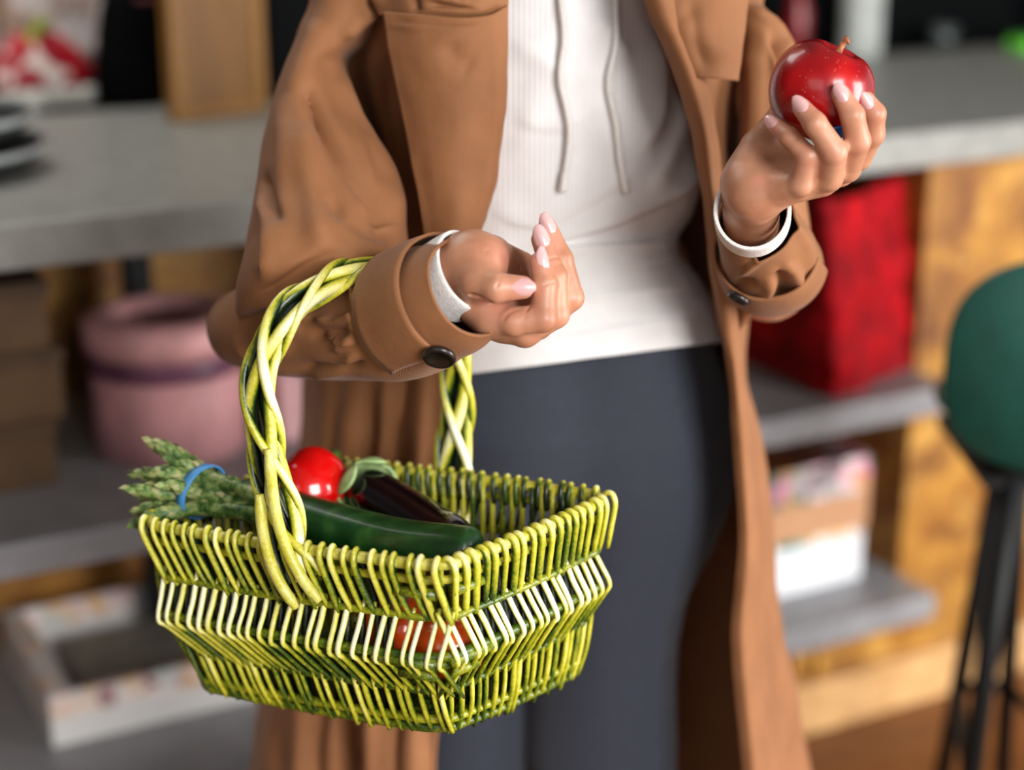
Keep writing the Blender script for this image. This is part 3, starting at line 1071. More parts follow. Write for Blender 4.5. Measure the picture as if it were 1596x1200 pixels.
cr = [
    ([qa(330, 850, 8), qa(420, 750, 8), qa(470, 730, 6)], 1.3 * MM, 1.0 * MM),
    ([qa(520, 880, 10), qa(560, 830, 10), qa(690, 770, 8)], 1.6 * MM, 1.4 * MM),
    ([qa(460, 830, 10), qa(520, 760, 8)], 1.2 * MM, 0.8 * MM),
    ([qa(180, 630, 2), qa(300, 700, 14), qa(420, 745, 16)], 1.7 * MM, 1.5 * MM),
    ([qa(470, 640, 25), qa(500, 560, 20)], 1.2 * MM, 0.35 * MM),
    ([qa(380, 370, 4), qa(450, 480, 2), qa(490, 510, -8)], 2.2 * MM, 1.6 * MM),
    ([qa(690, 880, 9), qa(720, 780, 6)], 1.3 * MM, 0.8 * MM),
    ([qa(840, 620, 10), qa(920, 600, 6)], 1.0 * MM, 0.35 * MM),
    ([qa(870, 420, -2), qa(960, 400, -8)], 1.0 * MM, 0.3 * MM),
    ([qa(640, 500, -46), qa(650, 420, -48)], 1.6 * MM, 0.8 * MM),
    ([qa(240, 330, 6), qa(330, 365, 8), qa(400, 420, 6)], 0.9 * MM, 0.35 * MM),
    ([qa(230, 380, 8), qa(300, 400, 9), qa(370, 450, 8)], 0.9 * MM, 0.3 * MM),
    ([qa(395, 600, 20), qa(400, 690, 20)], 0.9 * MM, 0.3 * MM),
    ([qa(425, 600, 21), qa(432, 690, 21)], 0.9 * MM, 0.3 * MM),
    ([qa(380, 790, 6), qa(430, 740, 6)], 1.0 * MM, 0.6 * MM),
    ([qa(430, 800, 8), qa(490, 740, 8)], 1.0 * MM, 0.6 * MM),
    ([qa(820, 560, 8), qa(910, 545, 4)], 0.8 * MM, 0.25 * MM),
    ([qa(905, 470, -4), qa(985, 450, -8)], 0.8 * MM, 0.25 * MM),
    ([qa(900, 520, -4), qa(985, 500, -8)], 0.8 * MM, 0.25 * MM),
]
allp = np.array([p for a, b, _, _ in palm for p in (a, b)] + idx + mid + rin + pin + thu)
lo, hi = allp.min(0) - 0.024, allp.max(0) + 0.024
HAND_A = make_hand(palm, fing, 0.010, 0.003, lo, hi, cr)
wristA = (W0 + qa(-120, 540, -44)) / 2

# --- the hand with the apple
qb = hand_frame(1100, 60, 4.0, 1.15)
AP_C = qb(712, 330, 0)
Wb0, Wb1 = qb(290, 1170, -62), qb(300, 970, -14)
pinb = [qb(470, 930, 2), qb(590, 910, 14), qb(632, 735, 24), qb(520, 615, 20), qb(425, 535, 10)]
rinb = [qb(590, 905, -4), qb(768, 870, 11), qb(800, 705, 33), qb(680, 530, 41), qb(598, 430, 36)]
midb = [qb(700, 860, -14), qb(880, 810, 1), qb(945, 640, 26), qb(915, 480, 37), qb(840, 345, 37)]
indb = [qb(800, 800, -24), qb(950, 740, -12), qb(1035, 595, 9), qb(1050, 470, 18), qb(995, 385, 20)]
thb = [qb(250, 860, -22), qb(330, 680, -36), qb(480, 480, -46), qb(600, 330, -46)]
palmb = [
    (Wb0, Wb1, 18.5 * MM, 18.5 * MM),
    (qb(270, 1150, -72), qb(260, 940, -34), 17 * MM, 17.5 * MM),
    (Wb1, qb(560, 915, 2), 16.5 * MM, 11.5 * MM),
    (qb(290, 930, -24), qb(720, 880, -10), 17 * MM, 12 * MM),
    (qb(280, 920, -34), qb(830, 820, -24), 17 * MM, 12 * MM),
    (qb(280, 880, -38), qb(880, 760, -34), 15 * MM, 12 * MM),
    (qb(250, 890, -22), qb(330, 700, -38), 15 * MM, 12 * MM),
    (qb(330, 800, -34), qb(560, 800, -34), 13 * MM, 11 * MM),
]
fingb = [
    (chain(pinb, [9.5 * MM, 8.2 * MM, 7.6 * MM, 6.7 * MM, 5.4 * MM]), 0.005),
    (chain(rinb, [10.5 * MM, 9.2 * MM, 8.6 * MM, 7.7 * MM, 6.2 * MM]), 0.005),
    (chain(midb, [10.5 * MM, 9.4 * MM, 8.8 * MM, 7.9 * MM, 6.4 * MM]), 0.005),
    (chain(indb, [10.5 * MM, 9.2 * MM, 8.6 * MM, 7.7 * MM, 6.4 * MM]), 0.005),
    (chain(thb, [14 * MM, 12 * MM, 10 * MM, 8 * MM]), 0.006),
]
crb = [
    ([qb(485, 860, 20), qb(495, 990, 18)], 1.8 * MM, 1.2 * MM),
    ([qb(420, 830, 14), qb(430, 960, 14)], 1.2 * MM, 0.5 * MM),
    ([qb(360, 830, 10), qb(370, 960, 10)], 1.2 * MM, 0.5 * MM),
    ([qb(310, 830, 8), qb(315, 950, 8)], 1.2 * MM, 0.4 * MM),
    ([qb(560, 630, 28), qb(590, 610, 26)], 1.0 * MM, 0.3 * MM),
    ([qb(690, 600, 50), qb(760, 560, 48)], 1.0 * MM, 0.3 * MM),
]
allp = np.array([p for a, b, _, _ in palmb for p in (a, b)] + pinb + rinb + midb + indb + thb)
HAND_B = make_hand(palmb, fingb, 0.009, 0.003, allp.min(0) - 0.024, allp.max(0) + 0.024, crb, 0.0009)
wristB = (Wb0 + qb(270, 1150, -72)) / 2

# ---------------------------------------------------------------- body (implicit, coarse), one mesh with the hands
elbA, elbB = P(456, 505, 1.225), P(1200, 440, 1.29)
shA, shB = P(565, -190, 1.40), P(1065, -190, 1.42)


def stack(g, zs, cx, cy, ax, ay):
    z = g[..., 2]
    f = lambda t: np.interp(z, zs, t).astype(np.float32)
    a, b = f(ax), f(ay)
    d = (np.sqrt(((g[..., 0] - f(cx)) / a) ** 2 + ((g[..., 1] - f(cy)) / b) ** 2) - 1) * np.minimum(a, b)
    out = np.maximum(zs[0] - z, z - zs[-1])
    return np.maximum(d, out)


def X(px, py, Y=PY):
    p = P(px, py, Y)
    return p[0], p[2]


# outline of the legs as the photo shows it: right hip, right leg left/right edge, left leg edges
hipR = [X(*q) for q in ((1080, 480), (1116, 560), (1138, 640), (1140, 700), (1131, 770), (1102, 835), (1072, 895), (1055, 965), (1049, 1080), (1056, 1200))]
z_ = np.array([q[1] for q in hipR][::-1]); x_ = np.array([q[0] for q in hipR][::-1])
ZL = np.array([0.06, 0.12, 0.30, 0.42, 0.50, 0.55, 0.60, 0.65, 0.70, 0.74, 0.78, 0.82, 0.88, 0.94])


def rx(z):
    return np.interp(z, z_, x_)


xm = X(832, 1180)[0]
rr_x = np.where(ZL < z_[0], x_[0] - 0.02 * np.clip((z_[0] - ZL) / 0.3, 0, 1.2), rx(ZL))
in_x = np.where(ZL < 0.45, xm + 0.012 * np.clip((0.45 - ZL) / 0.3, 0, 1.5), xm - 0.006)
legR_c, legR_a = (rr_x + in_x) / 2, (rr_x - in_x) / 2
legL_a = legR_a * np.where(ZL > 0.62, 0.95, 0.97)
legL_c = 2 * (xm - 0.002) - legR_c
cyR = np.full(len(ZL), PY - 0.005); ayR = np.interp(ZL, [0.06, 0.3, 0.42, 0.5, 0.65, 0.8, 0.94], [0.045, 0.06, 0.058, 0.066, 0.088, 0.10, 0.10])
ZP = np.array([0.70, 0.74, 0.78, 0.82, 0.86, 0.90, 0.94, 1.0])
pR = rx(ZP)
pL = 2 * (xm + 0.012) - pR - 0.02
PELV = (ZP, (pR + pL) / 2, np.full(8, PY + 0.005), (pR - pL) / 2, np.array([0.085, 0.105, 0.118, 0.124, 0.124, 0.122, 0.12, 0.12]))


def lower(g, off=0.0):
    r = stack(g, ZL, legR_c, cyR - 0.012, legR_a, ayR) - off
    l = stack(g, ZL, legL_c, cyR + 0.012, legL_a, ayR) - off
    p = stack(g, *PELV) - off
    d = smin(smin(r, p, 0.02), smin(l, p, 0.02), 0.004)
    return d


def body_fn(g):
    d = np.maximum(lower(g, -0.010), g[..., 2] - 0.955)
    ZT = np.array([0.92, 1.0, 1.08, 1.16, 1.24, 1.30, 1.34])
    t = stack(g, ZT, np.full(7, CX + 0.012), np.full(7, PY + 0.01), np.array([0.115, 0.108, 0.108, 0.112, 0.12, 0.12, 0.085]), np.array([0.085, 0.08, 0.082, 0.084, 0.078, 0.066, 0.05]))
    d = smin(d, t, 0.03)
    neck = np.array([CX + 0.012, PY + 0.02, 1.33])
    head = np.array([CX + 0.012, PY - 0.005, 1.50])
    d = smin(d, sd_cone(g, neck, neck + [0, -0.005, 0.08], 0.052, 0.05), 0.03)
    e = (g - head.astype(np.float32)) / np.array([0.068, 0.086, 0.098], np.float32)
    hd = (np.linalg.norm(e, axis=-1) - 1) * 0.068
    hd = smin(hd, sd_cone(g, head + [0, -0.04, -0.075], head + [0, -0.055, -0.088], 0.036, 0.026), 0.03)
    hd = smin(hd, sd_cone(g, head + [0, -0.082, 0.0], head + [0, -0.096, -0.032], 0.008, 0.011), 0.012)
    for s in (-1, 1):
        hd = smin(hd, sd_cone(g, head + [s * 0.068, 0.008, 0.012], head + [s * 0.068, 0.004, -0.02], 0.012, 0.008), 0.008)
        hd = hd + 0.007 * np.exp(-(np.linalg.norm(g - (head + [s * 0.03, -0.085, 0.006]).astype(np.float32), axis=-1) / 0.014) ** 2)
    hd = smin(hd, sd_cone(g, head + [-0.018, -0.083, -0.056], head + [0.018, -0.083, -0.056], 0.007, 0.007), 0.008)
    d = smin(d, hd, 0.02)
    for s, sh, el, wr in ((-1, shA, elbA, wristA), (1, shB, elbB, wristB)):
        d = smin(d, sd_cone(g, np.array([CX + 0.012 + s * 0.09, PY + 0.015, 1.29]), sh, 0.045, 0.05), 0.03)
        md = P(503, 72, 1.338) if s < 0 else P(1188, 150, 1.345)
        d = smin(d, sd_cone(g, sh, md, 0.022, 0.0175), 0.02)
        d = smin(d, sd_cone(g, md, el, 0.0185, 0.026), 0.02)
        d = smin(d, sd_cone(g, el, wr, 0.028, 0.020), 0.02)
    for s, c in ((1, legR_c), (-1, legL_c)):
        d = smin(d, sd_cone(g, [c[0], PY + 0.02, 0.045], [c[0] + s * 0.015, PY - 0.14, 0.028], 0.038, 0.026), 0.02)
    return d


bv, bf = implicit(body_fn, (-0.33, 1.06, 0.0), (0.36, 1.58, 1.66), 0.0075)
bv = relax(bv, bf, 1, 0.4)
mb = MB().add(bv, bf.tolist()).add(HAND_A[0], HAND_A[1].tolist()).add(HAND_B[0], HAND_B[1].tolist())
pinkv = np.zeros(mb.n)
allv = np.concatenate(mb.v)
for q_, r_ in [(c[-1], 0.013) for c in (idx, mid, rin, pin, thu, pinb, rinb, midb, indb)] + [(c[2], 0.008) for c in (idx, mid, rin, pinb, rinb, midb)] + [(qa(480, 780, 6), 0.012), (qa(470, 420, -6), 0.012), (qb(330, 880, 8), 0.006)]:
    pinkv = np.maximum(pinkv, np.exp(-(np.linalg.norm(allv - q_, axis=1) / r_) ** 2))
body = mesh_obj('body', allv, mb.f, M_SKIN, person, True, {'pink': pinkv})

# nails
def fnail(ch, up, w, l, back=0.55, lift=0.0, r=6.4 * MM):
    a, b = np.asarray(ch[-2]), np.asarray(ch[-1])
    t = (b - a) / np.linalg.norm(b - a)
    up = np.asarray(up, float)
    up = up - t * (up @ t)
    up /= np.linalg.norm(up)
    base = b - t * (l * back) + up * (r + 0.0006)
    nail(body, base + t, base, up, w, l, lift=lift)


def dirv(q, p0, p1):
    d = q(*p1) - q(*p0)
    return d / np.linalg.norm(d)


fnail(idx, dirv(qa, (800, 440, 0), (860, 420, 6)), 10.5 * MM, 16 * MM, 0.42, r=6.5 * MM)
fnail(mid, dirv(qa, (815, 265, -12), (835, 250, 0)), 11 * MM, 16 * MM, 0.42, r=6.7 * MM)
fnail(rin, dirv(qa, (865, 165, -24), (890, 150, -10)), 10.5 * MM, 16 * MM, 0.42, r=6.4 * MM)
fnail(pin, dirv(qa, (900, 290, -39), (960, 270, -32)), 9 * MM, 12 * MM, 0.45, r=5.7 * MM)
fnail(thu, dirv(qa, (700, 640, 13), (700, 632, 30)), 12.5 * MM, 18 * MM, 0.55, r=7.7 * MM)
fnail(pinb, dirv(qb, (425, 535, 10), (420, 515, 24)), 8.5 * MM, 12 * MM, 0.5, r=5.5 * MM)
fnail(rinb, dirv(qb, (598, 430, 36), (605, 410, 52)), 10 * MM, 14.5 * MM, 0.5, r=6.3 * MM)
fnail(midb, dirv(qb, (840, 345, 37), (850, 330, 52)), 10 * MM, 14.5 * MM, 0.5, r=6.5 * MM)
fnail(indb, dirv(qb, (995, 385, 20), (1000, 380, 36)), 9.5 * MM, 14 * MM, 0.5, r=6.5 * MM)
fnail(thb, dirv(qb, (600, 330, -46), (590, 320, -60)), 12 * MM, 15 * MM, 0.5, r=8.1 * MM)

# hair and shoes (above and below the picture)
M_HAIR = plain('dark_brown_hair', (50, 32, 24), 0.5, bump=0.6, bscale=60, scale=(1, 1, 0.1))
HC = np.array([CX + 0.012, PY - 0.005, 1.50])


def hair_fn(g):
    e = (g - (HC + [0, 0.012, 0.008]).astype(np.float32)) / np.array([0.079, 0.094, 0.106], np.float32)
    d = (np.linalg.norm(e, axis=-1) - 1) * 0.079
    d = smin(d, sd_cone(g, HC + [0, 0.075, 0.0], HC + [0, 0.095, -0.15], 0.06, 0.05), 0.03)
    cut = np.maximum(-(g[..., 1] - (HC[1] - 0.062 + 0.9 * (np.abs(g[..., 0] - HC[0]) - 0.03).clip(0))), g[..., 2] - (HC[2] + 0.055))
    face = np.maximum(g[..., 1] - (HC[1] - 0.01), g[..., 2] - (HC[2] + 0.05))
    return np.maximum(d, -face)


hv, hf = implicit(hair_fn, HC - [0.12, 0.13, 0.24], HC + [0.12, 0.19, 0.14], 0.005)
mesh_obj('hair', relax(hv, hf, 1), hf.tolist(), M_HAIR, person)

# ---------------------------------------------------------------- leggings
def legg_fn(g):
    d = lower(g, 0.0)
    d = np.maximum(d, 0.085 - g[..., 2])
    return np.maximum(d, g[..., 2] - 0.945)


lv, lf = implicit(legg_fn, (-0.26, 1.24, 0.07), (0.28, 1.60, 0.965), 0.0045)
lv = relax(lv, lf, 2)
lf = lf.tolist()
lv = sculpt(lv, lf, [
    ([(985, 700), (990, 770), (975, 840), (945, 880), (905, 905)], 16, -0.0028, 0),
    ([(1000, 720), (1004, 790), (985, 862), (950, 905)], 22, 0.002, 0),
    ([(930, 900), (1000, 872), (1060, 840)], 14, -0.0016, 0),
    ([(900, 560), (905, 640), (900, 720)], 30, 0.0014, 0),
    ([(930, 1180), (960, 1080), (1000, 980)], 30, 0.0016, 0),
    ([(760, 1200), (770, 1120)], 26, 0.002, 0),
])
mesh_obj('leggings', lv, lf, M_LEGG, person)
for c in (legR_c, legL_c):
    def shoe(g, c=c):
        d = sd_cone(g, [c[0], PY + 0.03, 0.04], [c[0] + (0.015 if c is legR_c else -0.015), PY - 0.15, 0.03], 0.046, 0.036)
        d = smin(d, sd_cone(g, [c[0], PY + 0.02, 0.06], [c[0], PY + 0.015, 0.09], 0.052, 0.05), 0.02)
        return np.maximum(d, 0.0006 - g[..., 2])
    sv_, sf_ = implicit(shoe, (c[0] - 0.09, PY - 0.22, -0.01), (c[0] + 0.09, PY + 0.11, 0.16), 0.006)
    mesh_obj('shoe', relax(sv_, sf_, 1), sf_.tolist(), plain('white_leather', (220, 218, 214), 0.5), person)

# ---------------------------------------------------------------- hoodie
HR = [(700, -230, 990, -230), (660, -120, 1010, -120), (640, -40, 1012, -40), (625, 40, 1030, 40), (622, 120, 1052, 120), (622, 200, 1072, 200), (625, 280, 1086, 280), (630, 330, 1078, 330),
      (632, 372, 1058, 372), (634, 400, 1062, 400), (634, 440, 1092, 440), (632, 490, 1120, 490), (628, 540, 1138, 531)]
dep = [0.075, 0.10, 0.108, 0.112, 0.114, 0.116, 0.120, 0.123, 0.124, 0.129, 0.134, 0.140, 0.146]
rings = [(a, b + (56 if i > 11 else 46 if i > 9 else 0), c_, d, PY + 0.005, dep[i]) for i, (a, b, c_, d) in enumerate(HR)]
v, f = ring_tube(rings, 150, 160, 2.25)
# the hem swings lower on the left of the picture
hood_folds = [
    ([(1088, 270), (1040, 310), (960, 345), (880, 372), (820, 392)], 20, 0.006, 1),
    ([(1062, 372), (1010, 378), (930, 384), (850, 386)], 14, 0.0055, -1),
    ([(1100, 445), (1040, 452), (960, 462), (880, 470)], 14, 0.003, 1),
    ([(1062, 150), (1055, 200), (1035, 250), (1010, 300)], 22, 0.005, -1),
    ([(1020, 60), (1035, 120), (1030, 180), (1000, 240)], 20, 0.005, 1),
    ([(1085, 230), (1078, 280), (1050, 320)], 16, 0.005, 0),
    ([(800, 60), (850, 90), (890, 120)], 24, 0.003, 1),
    ([(930, 20), (960, 60), (985, 90)], 20, 0.003, 1),
    ([(800, 180), (850, 200), (900, 190), (950, 160)], 26, 0.0025, -1),
    ([(770, 330), (820, 350), (870, 340), (940, 300), (1000, 260)], 24, 0.003, -1),
    ([(760, 540), (860, 530), (980, 510), (1100, 500)], 22, 0.0022, 1),
    ([(930, 430), (1000, 410), (1060, 400)], 16, 0.003, -1),
    ([(810, 250), (830, 180), (840, 110)], 22, 0.002, 0),
    ([(1000, 500), (1060, 490), (1110, 470)], 14, 0.003, 0),
]
v = sculpt(v, f, hood_folds)
nn = vnormals(v, f)
v += nn * vnoise(v, 22, 0.0022, 4.0)[:, None]
hoodie = mesh_obj('hoodie', v, f, M_HOODIE, person)
solidify(hoodie, 0.004, -1)
# drawstrings
for pts in ([(873, -60), (874, 0), (880, 60), (872, 118), (882, 165), (888, 205), (884, 250), (876, 298)],
            [(962, -60), (960, 0), (960, 70), (948, 130), (960, 190), (966, 245), (976, 300)]):
    yo = lambda y: 1.293 + 0.0045 * math.sin(y * 0.05) * 0.3
    path = []
    pp = proj(v)
    vis = (nn[:, 1] < 0)
    for (x, y) in catmull(pts, 60):
        i = np.argmin(np.where(vis, (pp[:, 0] - x) ** 2 + (pp[:, 1] - y) ** 2, 1e9))
        path.append(P(x, y, v[i, 1] - 0.0045))
    path = np.array(path)
    for _ in range(6):
        path[1:-1] = (path[:-2] + 2 * path[1:-1] + path[2:]) / 4
    s_ = MB().add(*tube(path, 0.0046, 12, flat=0.62)).build('drawstring', M_CORD, hoodie)
    MB().add(*tube(path[-6:] + np.array([0, -0.0006, 0]), 0.0050, 12, flat=0.7)).build('knot', M_CORD, hoodie)
# cuffs of the hoodie around both wrists
def cuff_ring(c, axis, up, r1, r2, half, thick, mat, name, parent, flare=0.0, n=48):
    axis = np.asarray(axis) / np.linalg.norm(axis)
    up = np.asarray(up, float); up = up - axis * (up @ axis); up /= np.linalg.norm(up)
    sd = np.cross(axis, up)
    prof = [(-half, 0), (half * 0.8, flare * 0.9), (half, flare - thick * 0.5), (half * 0.8, flare - thick), (-half, -thick)]
    prof = catmull(np.array(prof), 16)
    a = np.linspace(0, 2 * math.pi, n, endpoint=False)
    vv = np.array([[c + axis * p[0] + up * math.cos(t) * (r1 + p[1]) + sd * math.sin(t) * (r2 + p[1]) for t in a] for p in prof]).reshape(-1, 3)
    return mesh_obj(name, vv, grid_faces(len(prof), n, cv=True), mat, parent)


axA = qa(190, 500, -28) - qa(-120, 560, -34)
cuff_ring(P(711, 430, 1.088), P(732, 444, 1.072) - P(690, 466, 1.086), (0, 0, 1), 0.0292, 0.0265, 0.011, 0.003, M_CUFF, 'cuff', hoodie)
axB = qb(285, 1040, -10) - qb(290, 1170, -62)
cuff_ring(qb(290, 1090, -30), axB, (0, 0, 1), 0.0292, 0.0268, 0.010, 0.003, M_CUFF, 'cuff', hoodie)
# ------------------------------------------------------------------ trench coat
rows = []
BK = [(0, 1.545), (0, 1.57), (0, 1.545)]
for (y, c0, c1, c2, bl, br, c6, c7, c8) in [
    (-250, (770, 1.36), (700, 1.345), (600, 1.42), 660, 1040, (1078, 1.42), (1030, 1.35), (960, 1.36)),
    (-160, (760, 1.30), (660, 1.31), (560, 1.40), 620, 1080, (1130, 1.40), (1070, 1.32), (985, 1.30)),
    (-60, (772, 1.275), (660, 1.29), (545, 1.38), 600, 1110, (1180, 1.40), (1100, 1.31), (995, 1.285)),
    (40, (775, 1.262), (655, 1.282), (530, 1.37), 580, 1125, (1190, 1.40), (1120, 1.31), (1020, 1.278)),
    (130, (765, 1.255), (648, 1.33), (510, 1.385), 540, 1130, (1180, 1.41), (1130, 1.325), (1060, 1.276)),
    (270, (745, 1.252), (646, 1.345), (480, 1.395), 510, 1130, (1172, 1.42), (1140, 1.335), (1092, 1.275)),
    (440, (720, 1.255), (635, 1.34), (478, 1.385), 500, 1125, (1165, 1.42), (1143, 1.335), (1112, 1.276)),
    (580, (697, 1.268), (610, 1.298), (494, 1.38), 500, 1115, (1160, 1.42), (1152, 1.34), (1137, 1.28)),
    (700, (694, 1.272), (605, 1.304), (487, 1.38), 495, 1120, (1182, 1.42), (1167, 1.34), (1147, 1.28)),
    (850, (692, 1.276), (600, 1.308), (468, 1.38), 480, 1130, (1203, 1.42), (1182, 1.34), (1154, 1.28)),
    (1000, (688, 1.278), (590, 1.308), (438, 1.38), 455, 1140, (1222, 1.42), (1188, 1.34), (1143, 1.28)),
    (1200, (683, 1.278), (570, 1.308), (410, 1.38), 430, 1150, (1258, 1.42), (1214, 1.34), (1160, 1.28)),
    (1380, (683, 1.278), (560, 1.308), (395, 1.38), 415, 1160, (1275, 1.42), (1230, 1.34), (1168, 1.28)),
    (1680, (684, 1.278), (556, 1.312), (388, 1.38), 410, 1165, (1285, 1.42), (1240, 1.345), (1172, 1.285)),
]:
    rows.append([(*((c0[0]), y), c0[1]), (c1[0], y, c1[1]), ((c1[0] + c2[0]) / 2 - 8, y, (c1[1] + c2[1]) / 2 - 0.012), (c2[0], y, c2[1]),
                 (bl, y, 1.54), ((bl + br) / 2, y, 1.585), (br, y, 1.555), (c6[0], y, c6[1]), (c7[0], y, c7[1]), (c8[0], y, c8[1])])
v, f = sheet(rows, 175, 230)
pp = proj(v)
# hanging folds in the skirt of the coat
folds = []
for x0, x1, w_, h_ in ((548, 520, 16, 0.012), (603, 590, 10, 0.012), (660, 652, 16, 0.013), (510, 470, 12, 0.007), (632, 625, 9, -0.008), (577, 560, 12, -0.010), (690, 690, 8, 0.004)):
    folds.append(([(x0, 560), (x0, 700), ((x0 + x1) / 2, 900), (x1, 1680)], w_, h_, 0))
folds += [([(545, 1060), (545, 1380)], 14, -0.02, 0), ([(600, 1000), (622, 1380)], 34, 0.016, 0), ([(470, 1000), (470, 1380)], 18, 0.010, 0),
          ([(1162, 600), (1172, 800), (1190, 1000), (1212, 1380)], 12, 0.004, 0), ([(1130, 460), (1146, 600), (1160, 760)], 8, 0.006, 0),
          ([(1120, 380), (1132, 480), (1140, 600)], 9, 0.005, 1),
          ([(580, 60), (590, 150), (610, 240)], 12, 0.007, 0), ([(555, 120), (570, 190), (600, 260)], 12, -0.006, 0)]
v = sculpt(v, f, folds, back=True)
v += vnormals(v, f) * vnoise(v, 14, 0.004, 2.0)[:, None]
coat = mesh_obj('trench_coat', v, f, M_COAT, person)
solidify(coat, 0.0022, 0)


def coat_sheet(name, rows, nu, nv, folds=(), thick=0.003, amp=0.0012, parent=coat, mat=M_COAT):
    v, f = sheet(rows, nu, nv)
    if folds:
        v = sculpt(v, f, folds, back=True)
    v += vnormals(v, f) * vnoise(v, 30, amp, 5.0)[:, None]
    o = mesh_obj(name, v, f, mat, parent)
    solidify(o, thick, 0)
    return o


# left lapel (towards the picture's left), its stitched top edge and the yoke above it
coat_sheet('lapel', [
    [(598, 18, 1.252), (650, 22, 1.236), (710, 28, 1.229), (760, 24, 1.232), (791, 8, 1.240)],
    [(604, 62, 1.248), (655, 64, 1.230), (710, 66, 1.224), (760, 64, 1.228), (790, 56, 1.238)],
    [(618, 130, 1.244), (665, 132, 1.226), (712, 134, 1.221), (758, 134, 1.226), (788, 130, 1.237)],
    [(633, 200, 1.240), (672, 202, 1.224), (712, 204, 1.219), (754, 204, 1.225), (782, 200, 1.236)],
    [(649, 270, 1.236), (680, 272, 1.222), (712, 274, 1.218), (748, 274, 1.224), (772, 270, 1.235)],
    [(660, 330, 1.232), (686, 332, 1.222), (712, 334, 1.218), (740, 334, 1.224), (757, 330, 1.233)],
    [(671, 392, 1.230), (690, 394, 1.221), (708, 396, 1.219), (726, 396, 1.224), (738, 392, 1.232)],
    [(680, 440, 1.235), (694, 442, 1.230), (706, 444, 1.228), (716, 444, 1.231), (726, 440, 1.236)],
], 80, 60, [
    ([(606, 40), (680, 44), (740, 44)], 4, 0.0016, 1), ([(610, 32), (680, 36), (745, 36)], 3, -0.0016, 0),
    ([(700, 60), (710, 90), (740, 110)], 18, -0.0025, 0), ([(640, 230), (655, 310), (672, 390)], 10, 0.002, 0), ([(775, 60), (770, 200), (735, 380)], 9, 0.0022, 0),
    ([(790, 260), (740, 300), (700, 380)], 22, 0.002, 0)])
coat_sheet('yoke', [
    [(560, -160, 1.33), (650, -160, 1.275), (730, -160, 1.262), (800, -160, 1.275)],
    [(570, -60, 1.31), (650, -60, 1.258), (730, -60, 1.246), (796, -60, 1.257)],
    [(585, 0, 1.285), (650, 4, 1.246), (730, 8, 1.236), (792, 2, 1.246)],
    [(592, 24, 1.275), (650, 24, 1.246), (730, 28, 1.240), (790, 22, 1.250)],
], 40, 44, [([(640, -20), (700, -2), (745, 10)], 7, 0.004, 1), ([(645, -10), (650, 20)], 6, -0.006, 0), ([(670, 6), (700, 9), (740, 12)], 4, -0.006, 0),
            ([(600, 10), (560, -30)], 10, 0.004, 0)])
# storm flap on the other side of the chest
coat_sheet('storm_flap', [
    [(985, -160, 1.285), (1040, -160, 1.285), (1090, -160, 1.30), (1130, -160, 1.34)],
    [(1000, -40, 1.268), (1060, -40, 1.265), (1120, -44, 1.275), (1172, -50, 1.33)],
    [(1010, 10, 1.262), (1075, 14, 1.256), (1130, 10, 1.265), (1165, 0, 1.30)],
    [(1040, 70, 1.258), (1085, 74, 1.250), (1130, 74, 1.258), (1156, 70, 1.285)],
    [(1062, 118, 1.258), (1095, 121, 1.252), (1128, 124, 1.258), (1150, 126, 1.28)],
], 50, 44, [([(1060, 30), (1100, 60), (1140, 90)], 20, 0.003, 0), ([(1075, 0), (1085, 60), (1100, 110)], 12, -0.003, 0)])
# facing: the turned front edge that falls beside the hoodie
coat_sheet('facing', [
    [(992, -100, 1.272), (1012, -100, 1.262), (1040, -100, 1.270)],
    [(1006, 0, 1.265), (1030, 0, 1.254), (1060, 0, 1.262)],
    [(1034, 70, 1.262), (1058, 70, 1.250), (1082, 72, 1.262)],
    [(1058, 130, 1.262), (1080, 132, 1.250), (1100, 134, 1.264)],
    [(1078, 200, 1.262), (1098, 202, 1.250), (1114, 204, 1.265)],
    [(1091, 270, 1.262), (1108, 272, 1.252), (1124, 274, 1.268)],
    [(1100, 340, 1.262), (1116, 342, 1.252), (1132, 344, 1.268)],
    [(1110, 420, 1.264), (1125, 422, 1.254), (1138, 424, 1.270)],
    [(1124, 500, 1.268), (1136, 502, 1.258), (1148, 504, 1.274)],
    [(1136, 580, 1.272), (1147, 582, 1.264), (1157, 584, 1.278)],
    [(1145, 700, 1.276), (1158, 702, 1.270), (1170, 704, 1.284)],
    [(1152, 850, 1.276), (1167, 851, 1.271), (1181, 852, 1.286)],
    [(1141, 1000, 1.276), (1159, 1001, 1.271), (1178, 1002, 1.290)],
    [(1158, 1200, 1.276), (1178, 1201, 1.272), (1200, 1202, 1.296)],
    [(1166, 1400, 1.277), (1188, 1401, 1.273), (1212, 1402, 1.300)],
    [(1170, 1670, 1.279), (1194, 1671, 1.276), (1220, 1672, 1.304)],
], 150, 24, [([(1112, 390), (1130, 470), (1140, 560)], 6, 0.003, 0)])


